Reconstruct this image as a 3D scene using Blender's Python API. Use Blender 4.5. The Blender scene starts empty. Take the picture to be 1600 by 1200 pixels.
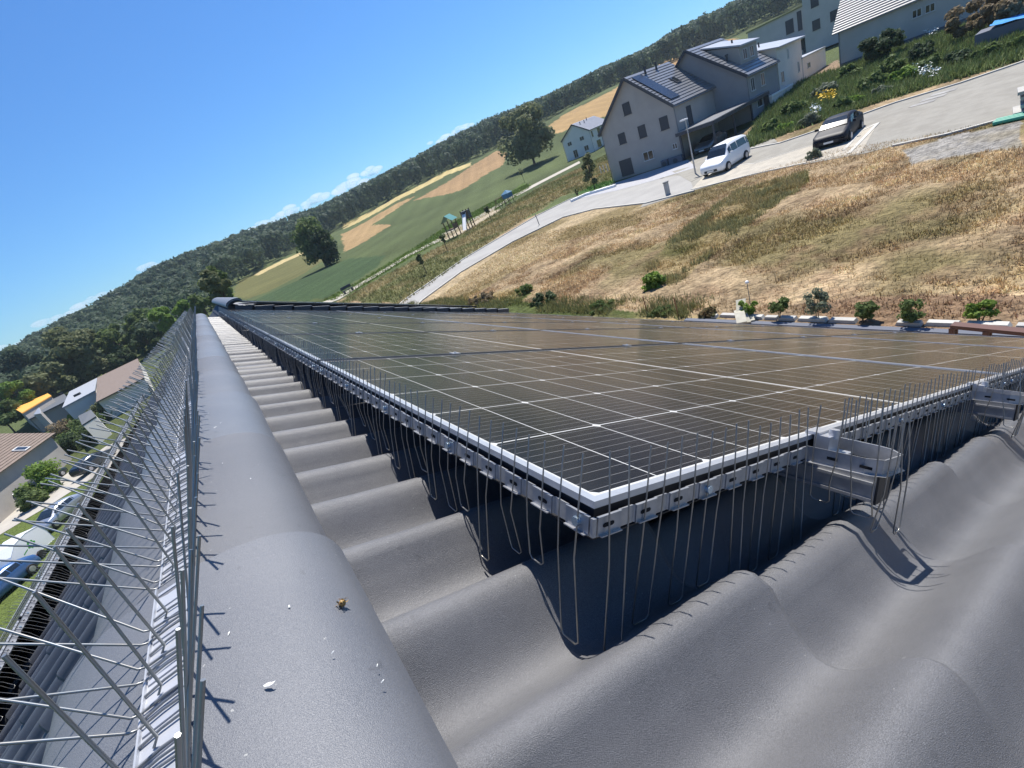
import bpy, bmesh, math, random
import numpy as np
from math import sin, cos, pi, radians, sqrt, tan, atan2, degrees
from mathutils import Matrix, Vector
C = bpy.context.scene.collection
S = bpy.context.scene
# ------------------------------------------------------------------ camera
RC = np.array([[0.7432407330926387, -0.5642076359531648, -0.3595315788690305],
               [-0.5228969495269471, -0.15466295358185303, -0.8382470703585851],
               [0.41733918201785236, 0.8110173329352945, -0.40997425874216953]])
FPX = 710.4
cam = bpy.data.cameras.new('camera'); camo = bpy.data.objects.new('camera', cam); C.objects.link(camo)
S.camera = camo
cam.sensor_width = 36; cam.lens = FPX / 1600 * 36; cam.clip_start = 0.01; cam.clip_end = 20000
m3 = Matrix([[RC[0][i], -RC[1][i], -RC[2][i]] for i in range(3)])
camo.matrix_world = m3.to_4x4()
S.render.resolution_x = 1024; S.render.resolution_y = 768
# ------------------------------------------------------------------ light
SUN_AZ, SUN_EL = 49.5, 61.0
W = bpy.data.worlds.new('World'); S.world = W; W.use_nodes = True
nt = W.node_tree; nt.nodes.clear()
sky = nt.nodes.new('ShaderNodeTexSky'); sky.sky_type = 'NISHITA'; sky.sun_disc = False
sky.sun_elevation = radians(SUN_EL); sky.sun_rotation = radians(SUN_AZ)
sky.altitude = 300; sky.air_density = 1.25; sky.dust_density = 0.05; sky.ozone_density = 4.5
bg = nt.nodes.new('ShaderNodeBackground'); bg.inputs[1].default_value = 0.062
wo = nt.nodes.new('ShaderNodeOutputWorld')
tint = nt.nodes.new('ShaderNodeMix'); tint.data_type = 'RGBA'; tint.blend_type = 'MULTIPLY'; tint.inputs[0].default_value = 1; tint.inputs[7].default_value = (.60, .99, 1.42, 1)
nt.links.new(sky.outputs[0], tint.inputs[6]); nt.links.new(tint.outputs[2], bg.inputs[0]); nt.links.new(bg.outputs[0], wo.inputs[0])
sl = bpy.data.lights.new('sun', 'SUN'); sl.energy = 4.9; sl.angle = radians(0.55); sl.color = (1, .955, .88)
so = bpy.data.objects.new('sun', sl); C.objects.link(so)
sd = Vector((sin(radians(SUN_AZ)) * cos(radians(SUN_EL)), cos(radians(SUN_AZ)) * cos(radians(SUN_EL)), sin(radians(SUN_EL))))
so.rotation_euler = sd.to_track_quat('Z', 'Y').to_euler()
S.view_settings.view_transform = 'Standard'; S.view_settings.look = 'None'
S.view_settings.exposure = 0.66; S.view_settings.gamma = 1
S.render.engine = 'CYCLES'
S.cycles.max_bounces = 6

# ------------------------------------------------------------------ helpers
def ray(px, py):
    r = np.array([px - 800, py - 600, FPX]); return RC.T @ (r / np.linalg.norm(r))
def at(px, py, z=-6.4):
    r = ray(px, py); P = r * (z / r[2]); return Vector(P)
class MB:
    def __init__(s): s.v = []; s.f = []; s.m = []; s.sm = []
    def add(s, vs, fs, mi=0, smooth=False):
        b = len(s.v); s.v += [tuple(v) for v in vs]
        for f in fs: s.f.append(tuple(b + i for i in f)); s.m.append(mi); s.sm.append(smooth)
        return s
    def box(s, c, d, mi=0, M=None, taper=1.0):
        cx, cy, cz = c; x, y, z = d[0] / 2, d[1] / 2, d[2] / 2
        vs = [(cx + a * x * (taper if e > 0 else 1), cy + b * y * (taper if e > 0 else 1), cz + e * z) for e in (-1, 1) for a, b in ((-1, -1), (1, -1), (1, 1), (-1, 1))]
        if M is not None: vs = [M @ Vector(v) for v in vs]
        return s.add(vs, [(3, 2, 1, 0), (4, 5, 6, 7), (0, 1, 5, 4), (1, 2, 6, 5), (2, 3, 7, 6), (3, 0, 4, 7)], mi)
    def bb(s, a, b, mi=0):
        return s.box([(a[i] + b[i]) / 2 for i in range(3)], [abs(b[i] - a[i]) for i in range(3)], mi)
    def tube(s, pts, r, n=6, mi=0, cap=True):
        pts = [Vector(p) for p in pts]; k = len(pts)
        rs = r if isinstance(r, (list, tuple)) else [r] * k
        rings = []; up = None
        for i, p in enumerate(pts):
            t = (pts[min(i + 1, k - 1)] - pts[max(i - 1, 0)]).normalized()
            if up is None: up = Vector((0, 0, 1)) if abs(t.z) < .9 else Vector((1, 0, 0))
            a = t.cross(up).normalized(); b = a.cross(t).normalized(); up = b
            rings.append([p + (a * cos(2 * pi * j / n) + b * sin(2 * pi * j / n)) * rs[i] for j in range(n)])
        vs = [v for q in rings for v in q]; fs = []
        for i in range(k - 1):
            for j in range(n):
                fs.append((i * n + j, i * n + (j + 1) % n, (i + 1) * n + (j + 1) % n, (i + 1) * n + j))
        s.add(vs, fs, mi, True)
        if cap: s.add(rings[0], [tuple(range(n))][::1], mi); s.add(rings[-1], [tuple(range(n - 1, -1, -1))], mi)
        return s
    def prism(s, poly, z0, z1, mi=0):
        n = len(poly); vs = [(x, y, z0) for x, y in poly] + [(x, y, z1) for x, y in poly]
        return s.add(vs, [tuple(range(n - 1, -1, -1)), tuple(range(n, 2 * n))] + [(i, (i + 1) % n, n + (i + 1) % n, n + i) for i in range(n)], mi)
    def sphere(s, c, r, mi=0, nu=10, nv=7, sc=(1, 1, 1)):
        vs = []; fs = []
        for i in range(nv + 1):
            for j in range(nu):
                a = pi * i / nv; b = 2 * pi * j / nu
                vs.append((c[0] + r * sc[0] * sin(a) * cos(b), c[1] + r * sc[1] * sin(a) * sin(b), c[2] + r * sc[2] * cos(a)))
        for i in range(nv):
            for j in range(nu): fs.append((i * nu + j, (i + 1) * nu + j, (i + 1) * nu + (j + 1) % nu, i * nu + (j + 1) % nu))
        return s.add(vs, fs, mi, True)
    def mesh(s, name, mats):
        me = bpy.data.meshes.new(name); me.from_pydata(s.v, [], s.f)
        for m in (mats if isinstance(mats, (list, tuple)) else [mats]): me.materials.append(m)
        me.polygons.foreach_set('material_index', s.m); me.polygons.foreach_set('use_smooth', s.sm); me.update()
        return me
    def build(s, name, mats, parent=None):
        return link(name, s.mesh(name, mats), parent)
def link(name, me, parent=None):
    o = bpy.data.objects.new(name, me); C.objects.link(o)
    if parent is not None: o.parent = parent
    return o
def tag(o, label=None, cat=None, group=None, kind=None):
    if label: o['label'] = label
    if cat: o['category'] = cat
    if group: o['group'] = group
    if kind: o['kind'] = kind
    return o
def empty(name, label, cat, loc=(0, 0, 0), rz=0, group=None, M=None):
    o = bpy.data.objects.new(name, None); C.objects.link(o)
    if M is not None: o.matrix_world = M
    else: o.location = loc; o.rotation_euler = (0, 0, rz)
    return tag(o, label, cat, group)
def kids(root): return [c for c in bpy.data.objects if c.parent == root]
def copy_tree(o, ch, parent=None):
    c = o.copy(); C.objects.link(c)
    if parent is not None: c.parent = parent
    for k in ch.get(o, []): copy_tree(k, ch, c)
    return c
def tree_of(root):
    d = {}
    for o in bpy.data.objects:
        if o.parent: d.setdefault(o.parent, []).append(o)
    return d
def np_mesh(name, v, f, mats, smooth=False, col=None, mi=None):
    """v (n,3), f (m,3|4) arrays"""
    me = bpy.data.meshes.new(name); n = len(v); m, k = f.shape
    me.vertices.add(n); me.vertices.foreach_set('co', np.ascontiguousarray(v, dtype=np.float32).ravel())
    me.loops.add(m * k); me.loops.foreach_set('vertex_index', np.ascontiguousarray(f, dtype=np.int32).ravel())
    me.polygons.add(m); me.polygons.foreach_set('loop_start', np.arange(0, m * k, k, dtype=np.int32))
    me.polygons.foreach_set('loop_total', np.full(m, k, dtype=np.int32))
    me.polygons.foreach_set('use_smooth', np.full(m, smooth))
    for q in (mats if isinstance(mats, (list, tuple)) else [mats]): me.materials.append(q)
    if mi is not None: me.polygons.foreach_set('material_index', mi)
    if col is not None:
        a = me.color_attributes.new('col', 'FLOAT_COLOR', 'POINT')
        a.data.foreach_set('color', np.ascontiguousarray(np.concatenate([col, np.ones((n, 1))], 1), dtype=np.float32).ravel())
    me.update(); me.validate()
    return me

# ------------------------------------------------------------------ materials
MAT = {}
def mat(name, col=(.5, .5, .5), rough=.6, metal=0.0, col2=None, nscale=5, bump=0.0, bscale=50, bdist=.01, spec=.5, trans=0.0, emit=None, attr=False, ndetail=4, contrast=(.35, .65), col3=None, n3=1.0):
    if name in MAT: return MAT[name]
    m = bpy.data.materials.new(name); m.use_nodes = True; t = m.node_tree; N = t.nodes; L = t.links
    b = N['Principled BSDF']; b.inputs['Base Color'].default_value = (*col, 1); b.inputs['Roughness'].default_value = rough
    b.inputs['Metallic'].default_value = metal; b.inputs['Specular IOR Level'].default_value = spec
    tc = N.new('ShaderNodeTexCoord')
    src = None
    if attr:
        a = N.new('ShaderNodeVertexColor'); a.layer_name = 'col'; src = a.outputs[0]
    if col2 is not None:
        nz = N.new('ShaderNodeTexNoise'); nz.inputs['Scale'].default_value = nscale; nz.inputs['Detail'].default_value = ndetail; nz.inputs['Roughness'].default_value = .6
        L.new(tc.outputs['Object'], nz.inputs['Vector'])
        mr = N.new('ShaderNodeMapRange'); mr.inputs[1].default_value = contrast[0]; mr.inputs[2].default_value = contrast[1]
        L.new(nz.outputs[0], mr.inputs[0])
        mx = N.new('ShaderNodeMix'); mx.data_type = 'RGBA'; mx.inputs[6].default_value = (*col, 1); mx.inputs[7].default_value = (*col2, 1)
        if attr:
            mx.blend_type = 'MULTIPLY'; mx.inputs[7].default_value = (*col2, 1); L.new(src, mx.inputs[6])
        L.new(mr.outputs[0], mx.inputs[0]); src = mx.outputs[2]
        if col3 is not None:
            n2 = N.new('ShaderNodeTexNoise'); n2.inputs['Scale'].default_value = n3; n2.inputs['Detail'].default_value = 3
            L.new(tc.outputs['Object'], n2.inputs['Vector'])
            m2 = N.new('ShaderNodeMapRange'); m2.inputs[1].default_value = .42; m2.inputs[2].default_value = .62; L.new(n2.outputs[0], m2.inputs[0])
            x2 = N.new('ShaderNodeMix'); x2.data_type = 'RGBA'; x2.inputs[7].default_value = (*col3, 1)
            if attr: x2.blend_type = 'MULTIPLY'
            L.new(src, x2.inputs[6]); L.new(m2.outputs[0], x2.inputs[0]); src = x2.outputs[2]
    if name.startswith('tile_'):      # pale grit and mineral specks with darker weather stains
        for sc_, lo_, hi_, cc in ((170, .735, .75, (.34, .34, .33)), (45, .70, .73, (.06, .06, .064)), (5.5, .60, .78, (.125, .125, .13))):
            ns = N.new('ShaderNodeTexNoise'); ns.inputs['Scale'].default_value = sc_; ns.inputs['Detail'].default_value = 5; L.new(tc.outputs['Object'], ns.inputs['Vector'])
            ms_ = N.new('ShaderNodeMapRange'); ms_.inputs[1].default_value = lo_; ms_.inputs[2].default_value = hi_; ms_.inputs[4].default_value = .8 if sc_ > 100 else .3; L.new(ns.outputs[0], ms_.inputs[0])
            xs = N.new('ShaderNodeMix'); xs.data_type = 'RGBA'; xs.inputs[7].default_value = (*cc, 1); L.new(src, xs.inputs[6]); L.new(ms_.outputs[0], xs.inputs[0]); src = xs.outputs[2]
    if src is not None: L.new(src, b.inputs['Base Color'])
    if bump:
        nb = N.new('ShaderNodeTexNoise'); nb.inputs['Scale'].default_value = bscale; nb.inputs['Detail'].default_value = 4
        L.new(tc.outputs['Object'], nb.inputs['Vector'])
        bp = N.new('ShaderNodeBump'); bp.inputs['Strength'].default_value = bump; bp.inputs['Distance'].default_value = bdist
        L.new(nb.outputs[0], bp.inputs['Height']); L.new(bp.outputs[0], b.inputs['Normal'])
    if trans:
        tr = N.new('ShaderNodeBsdfTranslucent'); tr.inputs[0].default_value = (*[c * 1.3 for c in col], 1)
        if src is not None: L.new(src, tr.inputs[0])
        ms = N.new('ShaderNodeMixShader'); ms.inputs[0].default_value = trans
        L.new(b.outputs[0], ms.inputs[1]); L.new(tr.outputs[0], ms.inputs[2]); L.new(ms.outputs[0], N['Material Output'].inputs[0])
    MAT[name] = m; return m
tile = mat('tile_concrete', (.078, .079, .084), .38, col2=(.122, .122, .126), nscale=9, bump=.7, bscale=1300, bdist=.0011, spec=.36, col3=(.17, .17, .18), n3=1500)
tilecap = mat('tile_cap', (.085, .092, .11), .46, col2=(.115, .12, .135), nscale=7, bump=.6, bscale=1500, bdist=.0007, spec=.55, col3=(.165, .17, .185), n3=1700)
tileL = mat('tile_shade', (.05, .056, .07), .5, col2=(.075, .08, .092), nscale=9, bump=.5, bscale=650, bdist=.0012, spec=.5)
galv = mat('galvanised', (.44, .44, .45), .36, .55, col2=(.33, .34, .36), nscale=60)
alu = mat('aluminium', (.6, .61, .63), .34, .6, col2=(.5, .51, .54), nscale=25)
wire = mat('steel_wire', (.36, .34, .3), .34, .8, col2=(.26, .27, .28), nscale=80)
spikem = mat('spike_steel', (.3, .29, .27), .36, .7, col2=(.24, .28, .32), nscale=45)
basem = mat('spike_base', (.46, .47, .5), .35, .2, col2=(.36, .38, .42), nscale=30)
black = mat('black_plastic', (.012, .013, .017), .5)
darkm = mat('dark_void', (.008, .008, .01), .9)
whitep = mat('white_paint', (.8, .8, .8), .6)
boltm = mat('bolt', (.5, .62, .72), .25, .8)
underlay = mat('underlay', (.02, .02, .024), .9, col2=(.03, .03, .034), nscale=12)

# solar glass with its printed cells
def solar():
    m = bpy.data.materials.new('solar_glass'); m.use_nodes = True; t = m.node_tree; N = t.nodes; L = t.links
    b = N['Principled BSDF']; tc = N.new('ShaderNodeTexCoord'); sp = N.new('ShaderNodeSeparateXYZ'); L.new(tc.outputs['Object'], sp.inputs[0])
    def M(op, a, c=None, d=None):
        n = N.new('ShaderNodeMath'); n.operation = op
        for i, q in enumerate((a, c, d)):
            if q is None: continue
            if isinstance(q, (int, float)): n.inputs[i].default_value = q
            else: L.new(q, n.inputs[i])
        return n.outputs[0]
    def near(coord, off, pitch, hw):   # 1 on lines
        f = M('FRACT', M('ADD', M('DIVIDE', M('SUBTRACT', coord, off), pitch), .5))
        return M('LESS_THAN', M('ABSOLUTE', M('SUBTRACT', f, .5)), hw / pitch)
    X, Y = sp.outputs[0], sp.outputs[1]
    ls = near(Y, .015, .184, .0013)
    Xs = M('SUBTRACT', X, M('MULTIPLY', M('GREATER_THAN', X, .861), .012))
    lt = near(Xs, .015, .0925, .0009)
    mid = M('LESS_THAN', M('ABSOLUTE', M('SUBTRACT', X, .861)), .0055)
    edge = M('MAXIMUM', M('MAXIMUM', M('LESS_THAN', X, .014), M('GREATER_THAN', X, 1.708)), M('MAXIMUM', M('LESS_THAN', Y, .0145), M('GREATER_THAN', Y, 1.1195)))
    # clipped corners of the cells
    fy = M('MULTIPLY', M('ABSOLUTE', M('SUBTRACT', M('FRACT', M('ADD', M('DIVIDE', M('SUBTRACT', Y, .015), .184), .5)), .5)), .184)
    fx = M('MULTIPLY', M('ABSOLUTE', M('SUBTRACT', M('FRACT', M('ADD', M('DIVIDE', M('SUBTRACT', Xs, .015), .185), .5)), .5)), .185)
    dia = M('LESS_THAN', M('ADD', fx, fy), .0085)
    line = M('MAXIMUM', M('MAXIMUM', ls, lt), M('MAXIMUM', M('MAXIMUM', mid, edge), dia))
    bus = near(Y, .015 + .0092, .0184, .0004)
    n1 = N.new('ShaderNodeTexNoise'); n1.inputs['Scale'].default_value = 1.7; n1.inputs['Detail'].default_value = 5; L.new(tc.outputs['Object'], n1.inputs['Vector'])
    dust = N.new('ShaderNodeMapRange'); dust.inputs[1].default_value = .3; dust.inputs[2].default_value = .75; dust.inputs[3].default_value = .0; dust.inputs[4].default_value = 1; L.new(n1.outputs[0], dust.inputs[0])
    c0 = N.new('ShaderNodeMix'); c0.data_type = 'RGBA'; c0.inputs[6].default_value = (.010, .011, .016, 1); c0.inputs[7].default_value = (.022, .021, .02, 1); L.new(dust.outputs[0], c0.inputs[0])
    c1 = N.new('ShaderNodeMix'); c1.data_type = 'RGBA'; c1.inputs[7].default_value = (.22, .22, .22, 1); L.new(c0.outputs[2], c1.inputs[6]); L.new(M('MULTIPLY', bus, .75), c1.inputs[0])
    c2 = N.new('ShaderNodeMix'); c2.data_type = 'RGBA'; c2.inputs[7].default_value = (.5, .5, .49, 1); L.new(c1.outputs[2], c2.inputs[6]); L.new(line, c2.inputs[0])
    L.new(c2.outputs[2], b.inputs['Base Color'])
    b.inputs['Roughness'].default_value = .17; b.inputs['IOR'].default_value = 1.34
    b.inputs['Specular IOR Level'].default_value = .4
    n2 = N.new('ShaderNodeTexNoise'); n2.inputs['Scale'].default_value = 900; L.new(tc.outputs['Object'], n2.inputs['Vector'])
    bp = N.new('ShaderNodeBump'); bp.inputs['Strength'].default_value = .12; bp.inputs['Distance'].default_value = .0006; L.new(n2.outputs[0], bp.inputs['Height']); L.new(bp.outputs[0], b.inputs['Normal'])
    return m
glassm = solar()
# ================================================================== OWN ROOF
TH = radians(27.326); TL = radians(33)
D2 = np.array([cos(TH), 0, -sin(TH)]); PN = np.array([sin(TH), 0, cos(TH)])
DL = np.array([-cos(TL), 0, -sin(TL)]); PL = np.array([-sin(TL), 0, cos(TL)])
HC, HL = .275, .14            # camera above the crest planes
Y0, T0, HP = .276, .284, .175 # near corner of the array (right slope), camera above panel plane
PW, PH, GAP = 1.134, 1.722, .02
YEND, YNEAR = 8.42, -1.6
def RP(y, t, H): return D2 * t - PN * H + np.array([0, y, 0])
def LP(y, t, H): return DL * t - PL * H + np.array([0, y, 0])
def frame(D, Pn, O, flip=False):
    Y = np.array([0, 1, 0.]) 
    return Matrix([[D[i], Y[i], Pn[i], O[i]] for i in range(3)] + [[0, 0, 0, 1]])
def wave(y, A=.057, ph=.068, per=.15):
    w = 2 * pi * (y - ph) / per
    return A * (1 - np.cos(w + .1 * np.sin(w))) / 2
def slope_tiles(name, D, Pn, H, t_top, lips, parent, m, y0, y1, side=.003, phase=.068):
    ys = np.arange(y0, y1, .15 / 18)
    wv = wave(ys, ph=phase)
    # side lap: a thin step once every two waves
    q = ((ys - phase + .3 * 50 + .028) % .3) / .3
    wv = wv + side * np.exp(-((q - .5) * .3 / .006) ** 2)
    rng = np.random.default_rng(5)
    nt_ = int((y1 - y0) / .3) + 3
    V = []; F = []; base = 0; n = len(ys); prev = t_top
    for ci, tb in enumerate(lips):
        jit = rng.normal(0, .0016, nt_)[((ys - y0) / .3).astype(int)]
        tj = rng.normal(0, .0022, nt_)[((ys - y0) / .3).astype(int)]
        rows = []
        L_ = tb - prev
        for k, fr in enumerate((0, .33, .66, .985, 1.0, 1.0)):
            t = prev - .03 * (k == 0) + L_ * fr + (tj if k >= 3 else 0)
            dep = H + .023 * (1 - fr) + wv + jit
            if k == 4: dep = dep + .0035; t = t + .0015
            if k == 5: dep = dep + .026; t = t + .001
            rows.append(np.outer(np.ones(n) * t, D) - np.outer(dep, Pn) + np.outer(ys, [0, 1, 0]))
        for grp in (rows[:4], rows[3:5], rows[4:]):
            V.append(np.concatenate(grp)); R = len(grp)
            idx = np.arange(R * n).reshape(R, n) + base; base += R * n
            a, b, c, d = idx[:-1, :-1].ravel(), idx[1:, :-1].ravel(), idx[1:, 1:].ravel(), idx[:-1, 1:].ravel()
            F.append(np.stack([a, b, c, d] if D[0] > 0 else [a, d, c, b], 1))
        prev = tb
    return link(name, np_mesh(name, np.concatenate(V), np.concatenate(F), m, True), parent)
house = empty('house', 'near house whose grey wavy tiled roof with ridge fills the foreground', 'house', (0, 0, 0))
lipsR = [.473 + .335 * k for k in range(16)]
slope_tiles('roof_tiles', D2, PN, HC, .04, lipsR, house, tile, YNEAR, YEND)
lipsL = [.60 + .335 * k for k in range(15)]
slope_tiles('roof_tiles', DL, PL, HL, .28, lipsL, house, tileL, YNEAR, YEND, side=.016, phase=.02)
TEND_R, TEND_L = lipsR[-1], lipsL[-1]
# body of the house
er = RP(0, TEND_R, HC + .06); elp = LP(0, TEND_L, HL + .06)
b = MB(); b.bb((elp[0] + .5, YNEAR, -12.5), (er[0] - .45, YEND + .02, min(er[2], elp[2]) + .1)); b.build('wall', mat('render_cream', (.62, .6, .55), .85, bump=.2, bscale=60), house)
for y in (YNEAR, YEND - .02):
    b = MB(); ap = (-.122, -.36)
    b.add([(elp[0] + .5, y, elp[2] + .1), (er[0] - .45, y, er[2] + .1), (ap[0], y, ap[1])], [(0, 1, 2)])
    b.build('gable_wall', MAT['render_cream'], house)
b = MB(); b.tube([(er[0] + .06, YNEAR, er[2] - .06), (er[0] + .06, YEND, er[2] - .06)], .06, 10); b.build('gutter', galv, house)
b = MB(); b.tube([(elp[0] - .06, YNEAR, elp[2] - .06), (elp[0] - .06, YEND, elp[2] - .06)], .06, 10); b.build('gutter', galv, house)
# ridge tiles
XC, HWC, ZT, ZE = -.152, .127, -.2145, -.292
def cap_mesh(length=.45, seed=0, scale0=.94, scale1=1.005):
    rng = random.Random(seed); mb = MB(); nu, nv = 28, 12; vs = []; fs = []
    for j in range(nv + 1):
        q = j / nv; y = length * q
        sc = scale0 + (scale1 - scale0) * q; lift = -.008 + .016 * q
        if q > .93: lift += .002
        for i in range(nu + 1):
            u = -1 + 2 * i / nu
            a = u * pi / 2 * .93
            x = HWC * sc * (sin(a) / sin(pi / 2 * .93)) ; z = ZE + (ZT - ZE) * ((cos(a) - cos(pi / 2 * .93)) / (1 - cos(pi / 2 * .93))) ** .82 + lift
            if z < ZE + .0: pass
            vs.append((x, y, z + rng.gauss(0, .0002)))
    w = nu + 1
    for j in range(nv):
        for i in range(nu): fs.append((j * w + i, j * w + i + 1, (j + 1) * w + i + 1, (j + 1) * w + i))
    mb.add(vs, fs, 0, True)
    # rounded lips at both ends and along the edges
    for j0, sg in ((nv, 1), (0, -1)):
        vs2 = []
        for i in range(w):
            x, y, z = vs[j0 * w + i]; r = .985
            vs2 += [(x, y, z), (x * r, y + sg * .003, ZE + (z - ZE) * .985 - .003), (x * .93, y + sg * .001, ZE + (z - ZE) * .93 - .016)]
        f2 = []
        for i in range(w - 1):
            for k in range(2): f2.append((i * 3 + k, i * 3 + k + 1, i * 3 + k + 4, i * 3 + k + 3))
        mb.add(vs2, f2, 0, True)
    for i0, sg in ((0, -1), (nu, 1)):
        vs2 = []
        for j in range(nv + 1):
            x, y, z = vs[j * w + i0]; vs2 += [(x, y, z), (x - sg * .002, y, z - .005), (x - sg * .014, y, z - .004)]
        f2 = []
        for j in range(nv):
            for k in range(2): f2.append((j * 3 + k, j * 3 + k + 1, j * 3 + k + 4, j * 3 + k + 3))
        mb.add(vs2, f2, 0, True)
    return mb
capm = [tilecap, mat('tile_cap_warm', (.08, .084, .098), .46, col2=(.108, .112, .125), nscale=6, bump=.7, bscale=1400, bdist=.0008, spec=.5, col3=(.15, .15, .158), n3=1500), mat('tile_cap_cool', (.087, .095, .115), .44, col2=(.117, .124, .14), nscale=8, bump=.55, bscale=1500, bdist=.0007, spec=.6, col3=(.16, .17, .19), n3=1700)]
caps = [cap_mesh(seed=i).mesh('ridge_tile', capm[i]) for i in range(3)]
CAPY = .475          # far lip of the nearest ridge tile
k = -4
while CAPY + .42 * k < YEND - .1:
    yl = CAPY + .42 * k
    o = link('ridge_tile', caps[k % 3], house); o.location = (XC, yl - .45, 0); k += 1
    o.rotation_euler = (0, random.Random(k).gauss(0, .004), random.Random(k + 9).gauss(0, .002))
# pleated ridge roll under the edge of the ridge tiles
for sgn, D, Pn, H, nm in ((1, D2, PN, HC, 'r'), (-1, DL, PL, HL, 'l')):
    ys = np.arange(YNEAR, YEND, .0035); pl = .0016 * np.sign(np.sin(ys * 2 * pi / .014))
    V = []
    xe = XC + sgn * (HWC - .01)
    te = (np.array([xe, 0, ZE + .006]) @ D)
    top = np.stack([xe + pl * 0, ys, np.full_like(ys, ZE + .006)], 1)
    dep = H + .014 + wave(ys, ph=.068 if sgn > 0 else .02)
    bot = np.outer(np.ones_like(ys) * (te + .004) + pl, D) - np.outer(dep, Pn) + np.outer(ys, [0, 1, 0])
    mid = (top + bot) / 2 + np.outer(pl * 1.5, [1, 0, .3])
    V = np.concatenate([top, mid, bot]); n = len(ys); idx = np.arange(3 * n).reshape(3, n)
    F = np.stack([idx[:-1, :-1].ravel(), idx[1:, :-1].ravel(), idx[1:, 1:].ravel(), idx[:-1, 1:].ravel()], 1)
    link('ridge_roll', np_mesh('ridge_roll', V, F, mat('ridge_roll_alu', (.10, .105, .12), .4, .4, col2=(.5, .52, .55), nscale=60, contrast=(.56, .6)), False), house)
# ================================================================== SOLAR PANELS
fm = MB()
FT = .0035
def panel_frame(inner=False):
    t = MB(); s = MB(); w = .0095
    for qi, (x0, x1, y0, y1) in enumerate(((0, PH, 0, w), (0, PH, PW - w, PW), (0, w, w, PW - w), (PH - w, PH, w, PW - w))):
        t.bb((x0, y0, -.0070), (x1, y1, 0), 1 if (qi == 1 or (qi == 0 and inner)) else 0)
    for (x0, x1, y0, y1) in ((.0015, PH - .0015, .0015, .006), (.0015, PH - .0015, PW - .006, PW - .0015), (.0015, .006, .006, PW - .006), (PH - .006, PH - .0015, .006, PW - .006)):
        s.bb((x0, y0, -.032), (x1, y1, -.0073))
    return t.mesh('frame', [alu, mat('frame_shade', (.05, .05, .055), .45, .3)]), s.mesh('frame_side', black)  # lower side of the silver frame coloured black to stand for its shadow
frame_me, side_me = panel_frame(); frame_in, _ = panel_frame(True)
g = MB(); g.bb((.0112, .0112, -.006), (PH - .0112, PW - .0112, -.0022)); glass_me = g.mesh('glass', glassm)
c = MB(); c.box((0, 0, .0012), (.03, .028, .003)); c.tube([(0, 0, .002), (0, 0, .006)], .005, 8); clamp_me = c.mesh('clamp', alu)
NUM = 'zero one two three four five six seven eight nine ten eleven twelve thirteen fourteen fifteen sixteen seventeen eighteen nineteen twenty twentyone twentytwo'.split()
ORD = ['first', 'second', 'third', 'fourth', 'fifth', 'sixth', 'seventh', 'eighth']
def solar_panel(D, Pn, O, label, group, clamps=True):
    p = empty('solar_panel', label, 'solar panel', group=group, M=frame(D, Pn, O) if D[0] > 0 else frame(D, Pn, O))
    link('frame', frame_me if label.startswith('nearest') else frame_in, p); link('frame_side', side_me, p); link('glass', glass_me, p)
    if clamps:
        for x in (.45, 1.33):
            q = link('clamp', clamp_me, p); q.location = (x, PW + GAP / 2, .0005)
    return p
rows = ['row beside the ridge', 'middle row', 'lowest row by the eave']
for r in range(3):
    for i in range(7):
        O = RP(Y0 + i * (PW + GAP), T0 + r * (PH + .012), HP)
        lab = ('%s solar panel from the near edge in the %s' % (ORD[i], rows[r])) if i else 'nearest solar panel of the %s, dark cells and bright frame' % rows[r]
        solar_panel(D2, PN, O, lab, 'solar panels on the right roof slope', clamps=i < 6)
T0L = 1.0 / cos(TL) * 1.0 + .33
T0L = float(np.array([-1.27, 0, -.167 - .649 * 1.27]) @ DL)
HPL = HL - .1
for i in range(8):
    O = LP(-.75 + i * (PW + GAP), T0L, HPL)
    solar_panel(DL, PL, O, '%s solar panel from the near end on the shaded left roof slope' % ORD[i], 'solar panels on the left roof slope', clamps=False)
# rails under the panels
for r in range(3):
    for j, x in enumerate((.45, 1.33)):
        t = T0 + r * (PH + .012) + x
        ra = empty('mounting_rail', 'aluminium mounting rail under the %s of panels, %s one' % (['top row', 'middle row', 'bottom row'][r], ['upper', 'lower'][j]), 'mounting rail', group='mounting rails under the panels', M=frame(D2, PN, RP(Y0 - .085, t, HP + .033)))
        m = MB(); L_ = 7 * (PW + GAP) + .1
        m.bb((-.02, .002, -.040), (.02, L_, 0)); m.bb((-.0245, .004, -.016), (-.0202, L_ - .002, -.012)); m.bb((.0202, .004, -.016), (.0245, L_ - .002, -.012)); m.bb((-.0245, .004, -.038), (-.0202, L_ - .002, -.034))
        m.build('rail', galv, ra)
        m = MB(); m.bb((-.021, -.001, -.041), (.021, .0018, .001)); m.build('end_cap', black, ra)
        m = MB(); m.bb((-.018, .045, .001), (.018, .083, .012)); m.bb((-.018, .062, .012), (.018, .0815, .034)); m.bb((-.018, .076, .0335), (.018, .094, .0375)); m.tube([(0, .064, .03), (0, .064, .043)], .007, 6); m.build('end_clamp', alu, ra)
        for kk in range(8):   # hooks lifting the rail off the tiles
            m = MB(); m.bb((-.016, .22 + kk * 1.05, -.085), (.016, .226 + kk * 1.05, -.041)); m.build('roof_hook', galv, ra)
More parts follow.
